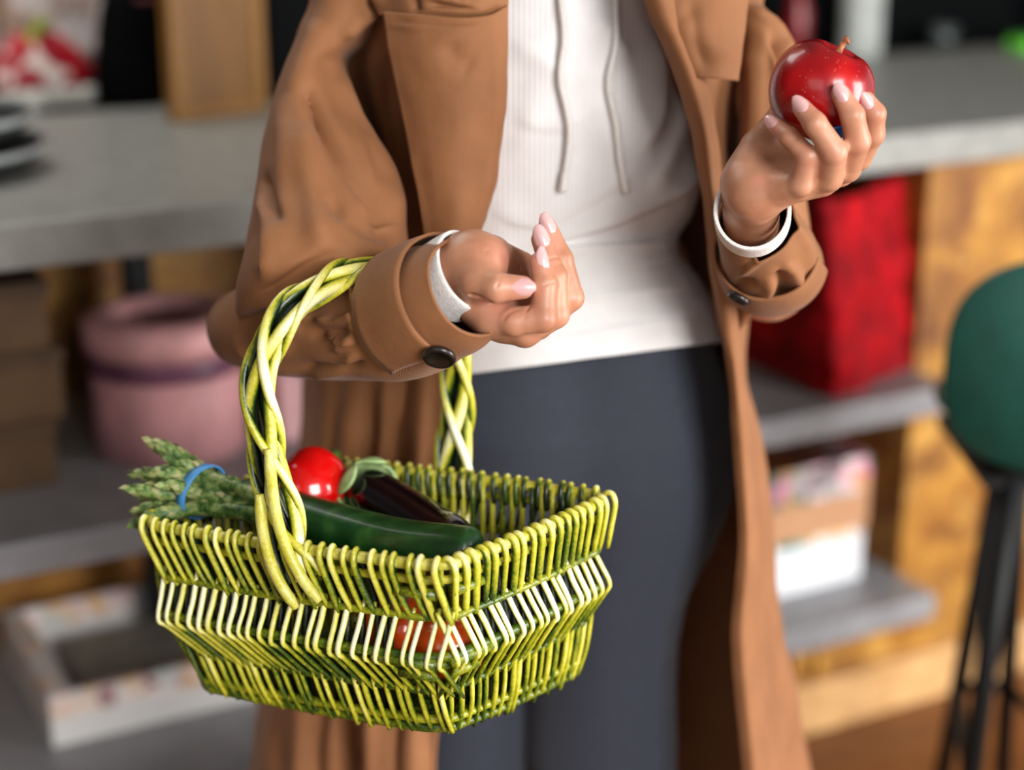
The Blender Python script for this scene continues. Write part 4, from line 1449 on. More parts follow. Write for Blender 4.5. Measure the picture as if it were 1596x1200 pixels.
def axis_tube(st, n, m, folds=(), amp=0.0016, cap=True, ns=18.0):
    """st: (px,py,Y,r_up,r_side); rings stand square to the path"""
    a = np.array([[*P(s[0], s[1], s[2]), s[3], s[4]] for s in st])
    a = catmull(a, n)
    path = a[:, :3]
    t, _, _ = frames(path)
    th = np.linspace(0, 2 * math.pi, m, endpoint=False)
    vv = []
    for i in range(n):
        up = np.array([0, 0, 1.0]); up = up - t[i] * (up @ t[i]); up /= np.linalg.norm(up)
        sd = np.cross(t[i], up)
        vv.append(path[i] + np.outer(np.cos(th) * a[i, 3], up) + np.outer(np.sin(th) * a[i, 4], sd))
    v = np.array(vv).reshape(-1, 3)
    f = grid_faces(n, m, cv=True)
    cc = np.repeat(path, m, axis=0)
    if ((v - cc) * vnormals(v, f)).sum() < 0:
        f = [q[::-1] for q in f]
    v = sculpt(v, f, folds)
    v += vnormals(v, f) * vnoise(v, ns, amp, 7.0)[:, None]
    return v, f


# ---- sleeve of the basket arm
UA = [(452, -170, 590, -170, 1.385, .06), (474, -80, 600, -80, 1.365, .07), (487, 0, 600, 6, 1.345, .07), (462, 62, 572, 62, 1.335, .07), (447, 100, 536, 100, 1.325, .07), (430, 160, 560, 166, 1.305, .075), (413, 225, 598, 235, 1.285, .085),
      (402, 290, 619, 292, 1.26, .085), (391, 350, 629, 345, 1.235, .09), (382, 405, 632, 392, 1.212, .086), (374, 452, 600, 412, 1.205, .075), (374, 486, 540, 424, 1.20, .055), (392, 490, 480, 446, 1.20, .03)]
v1, f1 = ring_tube(UA, 150, 130, 2.15, cap_end=True)
v1 = sculpt(v1, f1, [
    ([(470, 130), (500, 195), (529, 243), (580, 304), (614, 388)], 13, -0.013, 0),
    ([(519, 80), (540, 150), (572, 216), (612, 277), (638, 372)], 13, 0.012, 0),
    ([(545, 175), (575, 235), (600, 290)], 6, -0.004, 0),
    ([(560, 300), (590, 340), (622, 352)], 7, 0.004, 1),
    ([(405, 300), (420, 370), (412, 440)], 12, 0.006, 0),
    ([(411, 267), (424, 321), (443, 352)], 10, -0.007, 0),
    ([(472, 190), (482, 284), (507, 395)], 22, 0.008, 0),
    ([(509, 304), (540, 342), (600, 382)], 12, -0.007, 0),
    ([(520, 330), (570, 370), (610, 400)], 12, 0.006, 0),
    ([(440, 150), (445, 250), (440, 340), (420, 430)], 18, 0.005, 0),
    ([(386, 484), (430, 462), (500, 424), (560, 410)], 9, 0.006, 0),
    ([(400, 462), (440, 444), (500, 405), (540, 395)], 10, -0.005, 0),
    ([(530, 60), (560, 30), (598, 14)], 9, 0.007, 0),
    ([(500, 30), (480, 90), (460, 150)], 16, 0.005, 0),
])
v1 += vnormals(v1, f1) * vnoise(v1, 16, 0.003, 1.0)[:, None]
FA = [(368, 515, 1.285, .012, .014), (384, 514, 1.27, .030, .034), (420, 508, 1.24, .0345, .046), (470, 506, 1.205, .0375, .050), (530, 504, 1.17, .0400, .050), (585, 502, 1.142, .042, .048), (635, 494, 1.118, .0435, .045), (672, 478, 1.096, .0415, .042), (716, 448, 1.070, .0345, .036), (716, 448, 1.0715, .031, .0325), (690, 460, 1.085, .0335, .034)]
v2, f2 = axis_tube(FA[:8] + [(704, 462, 1.081, .0395, .039), (732, 446, 1.070, .0350, .036)], 140, 120, [
    ([(394, 548), (392, 512), (412, 490), (442, 474)], 11, -0.013, 0),
    ([(410, 556), (424, 524), (452, 500), (486, 488)], 9, 0.009, 1),
    ([(520, 545), (545, 530), (556, 500)], 8, 0.006, 0),
    ([(500, 520), (530, 532), (560, 530)], 6, 0.005, -1),
    ([(370, 520), (385, 550), (420, 570), (470, 580)], 10, 0.006, 0),
    ([(489, 497), (528, 498), (548, 492), (562, 498)], 9, 0.006, 1),
    ([(480, 520), (540, 518), (580, 525)], 12, -0.006, 0),
    ([(470, 572), (520, 573), (570, 566)], 7, -0.010, 0),
    ([(480, 584), (530, 572), (562, 545)], 9, 0.007, 0),
    ([(535, 430), (552, 452), (560, 480)], 6, 0.005, 1),
    ([(430, 560), (440, 520), (470, 500)], 16, 0.006, 0),
], 0.0030)
mb = MB().add(v1, f1).add(v2, f2)
sl = mb.build('sleeve', M_COAT, coat)
solidify(sl, 0.0020, -1)


def band(st, k0, k1, a0, a1, off, thick, name, parent, mat=M_COAT, n=70, m=10):
    """a strap lying around an axis_tube between stations k0..k1 (0..1) and angles a0..a1"""
    a = catmull(np.array([[*P(s[0], s[1], s[2]), s[3], s[4]] for s in st]), 200)
    path = a[:, :3]
    t, _, _ = frames(path)
    out = []
    for th in np.linspace(a0, a1, n):
        row = []
        for k in np.linspace(k0, k1, m):
            i = int(round(k * 199))
            up = np.array([0, 0, 1.0]); up = up - t[i] * (up @ t[i]); up /= np.linalg.norm(up)
            sd = np.cross(t[i], up)
            row.append(path[i] + up * math.cos(th) * (a[i, 3] + off) + sd * math.sin(th) * (a[i, 4] + off))
        out.append(row)
    v = np.array(out).reshape(-1, 3)
    v += vnormals(v, grid_faces(n, m)) * vnoise(v, 22, 0.0018, 3.0)[:, None]
    o = mesh_obj(name, v, grid_faces(n, m), mat, parent)
    solidify(o, thick, 0)
    return o, v.reshape(n, m, 3)


def button(c, nrm, r, parent):
    prof = [(0.0005, 0.0012), (r * 0.55, 0.0012), (r * 0.72, 0.003), (r * 0.92, 0.0028), (r, 0.0012), (r * 0.95, -0.0012), (0.0005, -0.0012)]
    return MB().add(*lathe(prof, 36, c, nrm)).build('button', M_BUTTON, parent)


SA = FA[:8] + [(704, 462, 1.081, .0395, .039), (732, 446, 1.070, .0350, .036)]
st_, g_ = band(SA, 0.70, 0.89, -2.2, 2.45, 0.0050, 0.0022, 'cuff_strap', sl)
# ---- sleeve of the apple arm
UB = [(1000, -200, 1080, -200, 1.40, .05), (1060, -90, 1140, -90, 1.39, .05), (1110, -10, 1170, -12, 1.38, .05), (1136, 55, 1222, 48, 1.37, .052), (1147, 110, 1243, 105, 1.36, .055), (1147, 200, 1246, 190, 1.345, .055), (1144, 300, 1252, 290, 1.33, .055),
      (1140, 390, 1262, 365, 1.315, .055), (1142, 440, 1262, 415, 1.305, .05), (1146, 490, 1238, 452, 1.30, .04), (1152, 514, 1190, 480, 1.30, .012)]
v3, f3 = ring_tube(UB, 120, 100, 2.1, cap_end=True)
v3 = sculpt(v3, f3, [([(1170, 60), (1176, 150), (1168, 250)], 14, 0.006, 0), ([(1205, 50), (1222, 90), (1230, 140)], 10, -0.012, 0), ([(1165, 10), (1215, 45), (1240, 85)], 7, 0.006, 0),
                     ([(1196, 70), (1200, 140), (1196, 230)], 9, -0.004, 0)])
FB = [(1212, 436, 1.300, .026, .030), (1210, 424, 1.275, .033, .035), (1204, 410, 1.235, .037, .037), (1194, 388, 1.200, .036, .0345), (1184, 362, 1.175, .0315, .031), (1179, 344, 1.160, .0295, .0285)]
v4, f4 = axis_tube(FB, 100, 100, [
    ([(1236, 340), (1262, 390), (1268, 450)], 10, 0.006, 0), ([(1215, 420), (1222, 450), (1214, 475)], 12, -0.009, 0), ([(1225, 410), (1245, 440), (1262, 455)], 9, 0.006, 0),
    ([(1145, 430), (1185, 400), (1230, 370)], 7, 0.004, 1), ([(1140, 445), (1180, 440)], 7, -0.006, 0), ([(1150, 370), (1165, 395), (1180, 405)], 7, -0.004, 0),
    ([(1160, 500), (1195, 465), (1205, 430)], 10, 0.005, 0)], 0.0022)
mb = MB().add(v3, f3).add(v4, f4)
sl2 = mb.build('sleeve', M_COAT, coat)
solidify(sl2, 0.0020, -1)
st2, g2 = band(FB, 0.42, 0.62, 0.6, 4.6, 0.0045, 0.0022, 'cuff_strap', sl2)
# buttons, laid on the straps where the photo shows them
def on_strap(g, px, py):
    v = g.reshape(-1, 3)
    i = np.argmin(((proj(v) - [px, py]) ** 2).sum(1) + 40000 * (v[:, 1] - v[:, 1].min()) ** 2)
    n = vnormals(v, grid_faces(*g.shape[:2]))[i]
    if n @ (np.array([0, 0, CAM_H]) - v[i]) < 0:
        n = -n
    return v[i] + n * 0.003, n
c_, n_ = on_strap(g_, 688, 546)
button(c_, n_, 0.0115, st_)
c_, n_ = on_strap(g2, 1168, 434)
button(c_, n_, 0.009, st2)
# ------------------------------------------------------------------ the apple in the hand
m, nt, bs = new_mat('red_apple_skin')
gv = coords(nt)
c1 = ramp(nt, noise_tex(nt, gv, 14, 3, 0.5, 0.4), [(0.30, (92, 2, 11)), (0.50, (150, 5, 14)), (0.62, (182, 18, 17)), (0.74, (218, 88, 44))])
spk = nd(nt, 'ShaderNodeTexVoronoi', Scale=260.0)
nt.links.new(gv, spk.inputs['Vector'])
mr = nd(nt, 'ShaderNodeMapRange'); mr.inputs[1].default_value = 0.10; mr.inputs[2].default_value = 0.16; mr.inputs[3].default_value = 0.35; mr.inputs[4].default_value = 0.0
nt.links.new(spk.outputs['Distance'], mr.inputs[0])
mx = nd(nt, 'ShaderNodeMix', data_type='RGBA')
nt.links.new(mr.outputs[0], mx.inputs[0]); nt.links.new(c1, mx.inputs[6]); mx.inputs[7].default_value = (*lin((230, 130, 90)), 1)
nt.links.new(mx.outputs[2], bs.inputs['Base Color'])
bs.inputs['Roughness'].default_value = 0.26
bs.inputs['Coat Weight'].default_value = 0.25
bs.inputs['Coat Roughness'].default_value = 0.05
apple = thing('apple', 'shiny red apple with a short stem held up in the hand', 'apple', AP_C)
ax = np.array([0.36, -0.08, 0.90]); ax /= np.linalg.norm(ax)
R0 = 0.0355
prof = []
for i in range(41):
    t = i / 40 * math.pi
    r = R0 * math.sin(t) ** 0.9 * (1 + 0.07 * math.cos(t))
    z = -math.cos(math.pi - t) * R0 * 0.96
    dip = 0.012 * math.exp(-(r / 0.0095) ** 2) * (1 if z > 0 else 0.6)
    prof.append((max(r, 0.0003), z - math.copysign(dip, z)))
v, f = lathe(prof, 64)
a = np.arctan2(v[:, 1], v[:, 0])
k = np.clip(v[:, 2] / R0 + 0.3, 0, 1.2)
v[:, :2] *= (1 + 0.004 * np.cos(5 * a + 1.2) * (1 - 0.4 * k))[:, None]
v[:, 2] += 0.0003 * np.cos(5 * a + 1.2) * np.clip(np.hypot(v[:, 0], v[:, 1]) / 0.02, 0, 1)
q = np.array(Vector((0, 0, 1)).rotation_difference(Vector(ax)).to_matrix())
v = v @ q.T + AP_C
ab = mesh_obj('flesh', v, f, m, apple)
subsurf(ab, 1)
s0 = AP_C + ax * (R0 * 0.96 - 0.012)
MB().add(*tube(catmull([s0, s0 + ax * 0.009, s0 + ax * 0.0130 + np.array([0.001, 0, 0.001]), s0 + ax * 0.0150 + np.array([0.003, 0, 0.001])], 14), [0.0022] * 5 + [0.002] * 4 + [0.0023, 0.0028, 0.0034, 0.0034, 0.0022], 10)).build('stem', plain('brown_stem', (150, 92, 60), 0.6, var=0.3, vs=300), apple)
# sticker between two fingers
pt = qb(825, 585, 0)
d = pt - np.array([0, 0, CAM_H]); d /= np.linalg.norm(d)
oc = pt - AP_C
bq = oc @ d
disc = bq * bq - (oc @ oc - (R0 + 0.0008) ** 2)
if disc > 0:
    n = (pt + d * (-bq - math.sqrt(disc)) - AP_C)
else:
    n = oc - d * bq
n /= np.linalg.norm(n)
vv, ff = [], []
e1 = np.cross(n, [0, 0, 1.0]); e1 /= np.linalg.norm(e1); e2 = np.cross(n, e1)
for i in range(6):
    for j in range(24):
        r = 0.0085 * i / 5 + 1e-5
        w_ = n * 1.0 + (e1 * math.cos(j * math.pi / 12) + e2 * 0.75 * math.sin(j * math.pi / 12)) * (r / R0)
        vv.append(AP_C + w_ / np.linalg.norm(w_) * (R0 + 0.0016))
st = mesh_obj('sticker', np.array(vv), grid_faces(6, 24, cv=True), plain('blue_sticker', (70, 120, 200), 0.3, var=0.3, vs=200), apple)
solidify(st, 0.0008, 0)
# ------------------------------------------------------------------ wicker basket
def wicker_mat(name, dark=0.0):
    m, nt, bs = new_mat(name)
    gv = coords(nt)
    at = nd(nt, 'ShaderNodeAttribute'); at.attribute_name = 'rub_shade'  # rubbed paint, with light and shade painted in as well
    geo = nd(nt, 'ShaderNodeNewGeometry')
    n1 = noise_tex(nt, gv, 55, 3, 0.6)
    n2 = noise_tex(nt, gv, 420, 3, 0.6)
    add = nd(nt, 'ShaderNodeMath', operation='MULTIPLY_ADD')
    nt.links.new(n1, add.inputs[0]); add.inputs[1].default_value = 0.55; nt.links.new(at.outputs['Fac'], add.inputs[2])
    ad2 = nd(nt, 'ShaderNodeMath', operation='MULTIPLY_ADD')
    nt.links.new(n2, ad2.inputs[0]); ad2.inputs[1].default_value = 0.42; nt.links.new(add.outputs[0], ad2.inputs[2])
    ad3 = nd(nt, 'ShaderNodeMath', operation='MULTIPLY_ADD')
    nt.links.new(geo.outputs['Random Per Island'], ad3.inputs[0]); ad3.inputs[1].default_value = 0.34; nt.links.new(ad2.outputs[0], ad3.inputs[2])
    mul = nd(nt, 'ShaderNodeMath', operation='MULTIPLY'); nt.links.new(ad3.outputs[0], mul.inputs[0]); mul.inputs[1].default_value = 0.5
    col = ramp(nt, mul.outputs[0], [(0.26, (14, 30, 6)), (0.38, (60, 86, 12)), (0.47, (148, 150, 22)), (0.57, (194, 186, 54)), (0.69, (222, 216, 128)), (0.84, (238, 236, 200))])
    nt.links.new(col, bs.inputs['Base Color'])
    bs.inputs['Roughness'].default_value = 0.38
    bs.inputs['Coat Weight'].default_value = 0.2
    add_bump(nt, bs, n2, 0.35, 0.0012)
    return m


M_WICK = wicker_mat('green_yellow_willow')
M_WDARK = plain('gap_shade_willow', (12, 22, 5), 0.5, var=0.5, vs=60, bump=0.4, bscale=300)  # dark colour paints shade into the gaps between sticks
M_ROD = wicker_mat('willow_rod')

DY = 0.0
LV_A = [(219, 815, 1.120), (236, 893, 1.118), (238, 955, 1.116), (286, 1012, 1.128), (306, 1068, 1.136)]
LV_B = [(690, 884, 1.000), (692, 965, 1.003), (690, 1032, 0.998), (690, 1080, 1.016), (692, 1138, 1.030)]
LV_C = [(952, 775, 1.120), (943, 850, 1.118), (943, 908, 1.114), (922, 962, 1.122), (905, 1043, 1.126)]
CA, CB, CC = (np.array([P(*q) for q in l]) for l in (LV_A, LV_B, LV_C))
CD = CA + CC - CB
CDp = proj(CD)
basket = thing('wicker_basket', 'green and yellow wicker basket hanging from the forearm by its braided handle', 'basket', (CA[4] + CC[4]) / 2)
CEN = (CA + CC) / 2


def rub_shade_v(v, path, rub_shade, n, seg, j):  # rubbed paint on outer faces, shade painted dark on stick sides
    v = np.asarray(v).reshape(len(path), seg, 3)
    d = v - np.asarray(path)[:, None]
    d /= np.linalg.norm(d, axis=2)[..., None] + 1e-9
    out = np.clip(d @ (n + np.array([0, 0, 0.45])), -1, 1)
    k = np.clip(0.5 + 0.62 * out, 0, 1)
    return ((np.asarray(rub_shade)[:, None] + 0.12) * k - 0.12 + j * 1.0).reshape(-1)


class Side:
    def __init__(self, p0, p1, bow=0.006):
        self.p0, self.p1, self.bow = p0, p1, bow
        d = p1[0] - p0[0]
        n = np.cross(d, [0, 0, 1.0])
        n /= np.linalg.norm(n)
        if n @ ((p0[0] + p1[0]) / 2 - CEN[0]) < 0:
            n = -n
        self.n = n

    def at(self, s, lv, off=0.0):
        lv = min(max(lv, -0.3), 4.2)
        i = min(max(int(lv), 0), 3)
        f = lv - i
        a = self.p0[i] + (self.p0[i + 1] - self.p0[i]) * f
        b = self.p1[i] + (self.p1[i + 1] - self.p1[i]) * f
        p = a + (b - a) * s
        return p + self.n * (off + self.bow * (1 - (2 * s - 1) ** 2)) + np.array([0, 0, -0.004 * (1 - (2 * s - 1) ** 2)]) * 0


R = random.Random(5)


def weave(mb, sd, n, sl1, sl2a, sl2b, sl3, r0=0.00245, far=False):
    """three tiers of bent willow sticks on one side; the first wraps over the rim rod"""
    j = lambda a: R.uniform(-a, a)
    for k in range(n):
        s = (k + 0.5 + j(0.18)) / n
        r = r0 * R.uniform(0.86, 1.15)
        if far and not 0.04 < s < 0.94:
            continue
        # tier 1: loops over the rim
        jj = j(0.006)
        top = [sd.at(s - 0.012, 0.40, -0.0042), sd.at(s - 0.008, 0.12, -0.0052), sd.at(s - 0.004, -0.08, -0.0030), sd.at(s, -0.125, 0.0005), sd.at(s + 0.003, -0.07, 0.0042), sd.at(s + 0.006, 0.12, 0.0062),
               sd.at(s + sl1 * 0.55, 0.62, 0.0036), sd.at(s + sl1 + jj, 1.10 + j(0.06), 0.0006)]
        p = catmull(top, 22)
        rub_shade = np.interp(np.linspace(0, 1, 22), [0, 0.2, 0.42, 0.55, 0.75, 1], [0.0, 0.25, 0.85, 0.62, 0.42, 0.25])
        tv, tf = tube(p, r * 1.08 * np.interp(np.linspace(0, 1, 22), [0, .9, 1], [1, 0.95, 0.7]), 10, flat=0.8)
        mb.add(tv, tf, a=rub_shade_v(tv, p, rub_shade, sd.n, 10, j(0.1)))
    for k in range(n):
        s = (k + 0.9 + j(0.2)) / n
        r = r0 * R.uniform(0.84, 1.12)
        if far and not 0.06 < s < 0.9:
            continue
        pts = [sd.at(s - sl2a + j(0.004), 0.86 + j(0.06), -0.0022), sd.at(s - sl2a * 0.5, 1.4, 0.0016), sd.at(s + j(0.003), 2.0 + j(0.05), 0.0046), sd.at(s + sl2b * 0.2, 2.22, 0.0044), sd.at(s + sl2b * 0.62, 2.7, 0.0022), sd.at(s + sl2b + j(0.006), 3.12 + j(0.08), -0.0008)]
        p = catmull(pts, 22)
        rub_shade = np.interp(np.linspace(0, 1, 22), [0, 0.08, 0.3, 0.46, 0.6, 1], [0.5, 0.92, 1.05, 0.75, 0.42, 0.25])  # cream where rubbed and where light falls on the bend
        tv, tf = tube(p, r * np.interp(np.linspace(0, 1, 22), [0, .1, .85, 1], [.8, 1.1, 0.95, 0.65]), 10, flat=0.8)
        mb.add(tv, tf, a=rub_shade_v(tv, p, rub_shade, sd.n, 10, j(0.1)))
    for k in range(n):
        s = (k + 1.0 + j(0.25)) / n
        r = r0 * R.uniform(0.84, 1.16)
        if far and not 0.04 < s < 0.92:
            continue
        pts = [sd.at(s - sl3 * 0.2, 2.72, -0.0030), sd.at(s, 3.05, 0.0005), sd.at(s + sl3 * 0.55, 3.55, 0.0026), sd.at(s + sl3 + j(0.006), 4.06 + j(0.09), 0.0008)]
        p = catmull(pts, 16)
        rub_shade = np.interp(np.linspace(0, 1, 16), [0, 0.3, 0.7, 1], [0.2, 0.45, 0.38, 0.2]) + (0.25 if R.random() < 0.15 else 0)
        tv, tf = tube(p, r, 10, flat=0.85)
        mb.add(tv, tf, a=rub_shade_v(tv, p, rub_shade, sd.n, 10, j(0.1)))
    # inner sticks, coloured dark as gap shade, lean the other way
    return mb


sides = [Side(CA, CB, 0.004), Side(CB, CC, 0.004), Side(CC, CD, 0.004), Side(CD, CA, 0.004)]
args = [(26, 0.042, -0.022, 0.072, 0.040), (19, 0.030, 0.085, -0.075, -0.020), (27, 0.03, 0.03, 0.05, 0.03), (19, 0.03, 0.03, 0.05, 0.03)]
for i, (sd, a) in enumerate(zip(sides, args)):
    mb = weave(MB(), sd, *a, far=i > 1)
    m2 = MB()
    n = int(a[0] * (1.7 if i < 2 else 1.05))
    if i < 2:
        for k in range(n):
            s = (k + 0.5) / n + R.uniform(-.01, .01)
            if i == 0 and (s > 0.84 or 0.55 < s < 0.8 and k % 2) or i == 1 and s < 0.2:
                continue
            s = min(max(s, 0.03), 0.96)
            pts = [sd.at(max(s - a[1], 0.02), -0.02, -0.004), sd.at(s, 1.0, -0.0045), sd.at(s + 0.01, 2.0, -0.0025), sd.at(s - 0.01, 3.0, -0.005), sd.at(s, 4.0, -0.004)]
            m2.add(*tube(catmull(pts, 14), 0.0026, 6))
    else:
        for k in range(n):
            s = 0.03 + 0.94 * (k + 0.5) / n
            pts = [sd.at(s, -0.02, -0.004), sd.at(s, 2.0, -0.004), sd.at(s, 4.0, -0.004)]
            m2.add(*tube(catmull(pts, 10), 0.0024, 6), a=np.full(60, 0.42 if k % 3 else 0.1))
    side_o = mb.build('woven_side', M_WICK, basket, attr='rub_shade')
    if i < 2:
        m2.build('inner_stake', M_WDARK, side_o)['kind'] = 'stuff'
    else:
        m2.build('inner_stake', M_WICK, side_o, attr='rub_shade')['kind'] = 'stuff'
# rods that run round the basket
def loop(lv, off, r, sagc=0.88, name='rim', n=14):
    pts = []
    for sd in sides:
        for s in np.linspace(0.06, 0.94, n):
            pts.append(sd.at(s, lv, off))
    p = catmull(np.array(pts), 240, closed=True)
    p = np.concatenate([p, p[:1]])
    return tube(p, r, 10, cap=False)
j = np.random.default_rng(2)
mb = MB()
for lv, off, r in ((0.0, 0.0, 0.0042), (0.30, 0.0, 0.0030)):
    v, f = loop(lv, off, r)
    mb.add(v, f, 0.45)
mb.build('rim', M_ROD, basket, attr='rub_shade')
mb = MB()
for lv, off, r in ((1.02, 0.0, 0.0028), (1.95, 0.0005, 0.0036), (2.2, 0.0, 0.0030), (3.0, -0.001, 0.0030), (3.75, 0.0, 0.0034), (4.0, -0.001, 0.0036)):
    v, f = loop(lv, off, r)
    mb.add(v, f, 0.10)
mb.build('rod', M_ROD, basket, attr='rub_shade')
# woven floor
mb = MB()
for k in range(26):
    s = (k + 0.5) / 26
    a, b = sides[0].at(s, 3.85, -0.004), sides[2].at(1 - s, 3.85, -0.004)
    p = np.array([a + (b - a) * t + np.array([0, 0, 0.0016 * math.cos(t * 18 * math.pi + k * math.pi)]) for t in np.linspace(0, 1, 40)])
    mb.add(*tube(p, 0.0030, 6), a=0.1)
for k in range(16):
    s = (k + 0.5) / 16
    a, b = sides[1].at(s, 3.85, -0.004), sides[3].at(1 - s, 3.85, -0.004)
    mb.add(*tube(np.array([a + (b - a) * t for t in np.linspace(0, 1, 20)]), 0.0028, 6), a=0.05)
mb.build('base', M_ROD, basket, attr='rub_shade')
# the two short stubs where the corner rods end, at the near corner
for lv, L in ((0.52, 0.030), (2.08, 0.046), (2.42, 0.028)):
    for sd_, pts in ((sides[0], ((1 - L / 0.22, lv, 0.003), (0.985, lv, 0.002))), (sides[1], ((L / 0.22 + .05, lv - 0.05, 0.003), (0.03, lv - 0.03, 0.002)))):
        a, b = sd_.at(*pts[0]), sd_.at(*pts[1])
        MB().add(*tube([a, (a + b) / 2, b], [0.0036, 0.0040, 0.0042], 10), a=np.full(30, 0.15)).build('rod_end', M_ROD, basket, attr='rub_shade')
for q in (CA, CC, CD):
    MB().add(*tube(catmull([q[i] + (CEN[i] - q[i]) * 0.07 for i in range(5)], 20), 0.0036, 8), a=np.full(160, 0.1)).build('corner_stake', M_ROD, basket, attr='rub_shade')

# braided handle
HP = [(468, 905, 1.046), (452, 860, 1.052), (440, 815, 1.056), (424, 740, 1.058), (409, 670, 1.060), (403, 615, 1.062), (410, 560, 1.064), (432, 510, 1.068), (466, 470, 1.078), (505, 443, 1.098), (550, 424, 1.122), (590, 420, 1.145),
      (640, 428, 1.172), (680, 455, 1.190), (703, 505, 1.198), (711, 560, 1.200), (712, 620, 1.201), (709, 690, 1.200), (706, 760, 1.196), (704, 820, 1.194)]
hp = catmull([P(*q) for q in HP], 200)
t_, n_, b_ = frames(hp)
handle = thing('handle', '', '') if False else None
strands = []
hl = np.concatenate([[0], np.cumsum(np.linalg.norm(np.diff(hp, axis=0), axis=1))])
across = np.cross(t_, hp - np.array([0, 0, CAM_H]))
ref = P(705, 760, 1.30) - P(440, 860, 1.10)
# the flat of the braid: sideways in the basket's long direction
long_d = CB[0] - CA[0]; long_d /= np.linalg.norm(long_d)
sdv = long_d[None] - t_ * (t_ @ long_d)[:, None]
sdv /= np.linalg.norm(sdv, axis=1)[:, None]
nv_ = np.cross(t_, sdv)
u = hl / hl[-1]
wide0 = 0.0098 + 0.0080 * np.clip((0.24 - u) / 0.24, 0, 1) + 0.005 * np.clip((u - 0.78) / 0.22, 0, 1)
for k in range(7):
    if k < 4:        # the core: thick sticks with a slow twist
        ang = 2 * math.pi * k / 4 + 0.5 + hl / 0.34 * 2 * math.pi + 0.35 * np.sin(hl / 0.035 + k * 1.9)
        w_k, d_k = 0.80, 0.0046
    else:            # thinner sticks wound round it the other way
        ang = 2 * math.pi * (k - 4) / 3 - hl / 0.19 * 2 * math.pi
        w_k, d_k = 1.12, 0.0084
    p = hp + sdv * (np.cos(ang) * wide0 * w_k)[:, None] + nv_ * (np.sin(ang) * d_k)[:, None]
    strands.append(p)
hb = MB()
first = None
for k, p in enumerate(strands):
    rr = (0.0047 if k < 4 else 0.0036) * (0.92 + 0.16 * R.random())
    rub_shade = 0.62 + 0.22 * np.sin(np.linspace(0, 30, len(p)) + k * 2) + R.uniform(-.1, .15)
    tv, tf = tube(p, rr, 12, flat=0.9)
    q3 = tv.reshape(len(p), 12, 3)
    dd = (q3 - p[:, None]) / rr
    oo = (p - hp) / (np.linalg.norm(p - hp, axis=1)[:, None] + 1e-9)
    kk = np.clip(0.45 + 0.75 * (dd * oo[:, None]).sum(2), 0, 1)  # inner faces coloured darker as shade between strands
    mb = MB().add(tv, tf, a=((rub_shade[:, None] + 0.25) * kk - 0.2).reshape(-1))
    if k == 0:
        handle = mb.build('handle', M_WICK, basket, attr='rub_shade')
    else:
        mb.build('strand', M_WICK, handle, attr='rub_shade')
# two long strand ends laid over the front of the weave
for pts in ([(418, 700, 1.045), (428, 790, 1.042), (445, 850, 1.040), (470, 900, 1.036), (498, 938, 1.030)],
            [(404, 770, 1.050), (412, 840, 1.045), (432, 900, 1.043), (462, 948, 1.040)]):
    p = catmull([P(*q) for q in pts], 50)
    MB().add(*tube(p, np.interp(np.linspace(0, 1, 50), [0, .1, .9, 1], [0.003, 0.0042, 0.004, 0.0025]), 10), a=np.full(500, 0.55)).build('strand_end', M_WICK, handle, attr='rub_shade')

# ------------------------------------------------------------------ vegetables
def glossy(name, stops, scale=20, rough=0.2, coat=0.4, bump=0.0, stretch=(1, 1, 1)):
    m, nt, bs = new_mat(name)
    gv = coords(nt, stretch)
    nt.links.new(ramp(nt, noise_tex(nt, gv, scale, 4, 0.55), stops), bs.inputs['Base Color'])
    bs.inputs['Roughness'].default_value = rough
    bs.inputs['Coat Weight'].default_value = coat
    bs.inputs['Coat Roughness'].default_value = 0.08
    if bump:
        add_bump(nt, bs, noise_tex(nt, gv, 350, 3), bump, 0.0006)
    return m


def body_of_rev(path, rad, seg=32, lobes=0, amp=0.0, flat=1.0):
    p = np.asarray(path)
    t, n, b = frames(p)
    a = np.linspace(0, 2 * math.pi, seg, endpoint=False)
    lob = 1 + amp * np.cos(lobes * a)
    v = p[:, None] + np.asarray(rad)[:, None, None] * (lob * np.cos(a))[None, :, None] * n[:, None] + np.asarray(rad)[:, None, None] * flat * (lob * np.sin(a))[None, :, None] * b[:, None]
    f = grid_faces(len(p), seg, cv=True)
    f.append(tuple(range(seg))[::-1]); f.append(tuple(range((len(p) - 1) * seg, len(p) * seg)))
    return v.reshape(-1, 3), f


def round_prof(n, r, e0=0.12, e1=0.12, mid=None):
    k = np.linspace(0, 1, n)
    m = np.ones(n) if mid is None else np.interp(k, np.linspace(0, 1, len(mid)), mid)
    g = np.ones(n)
    g = np.where(k < e0, np.sqrt(np.clip(1 - (1 - k / e0) ** 2, 0.0004, 1)), g)
    g = np.where(k > 1 - e1, np.sqrt(np.clip(1 - (1 - (1 - k) / e1) ** 2, 0.0004, 1)), g)
    return r * m * g


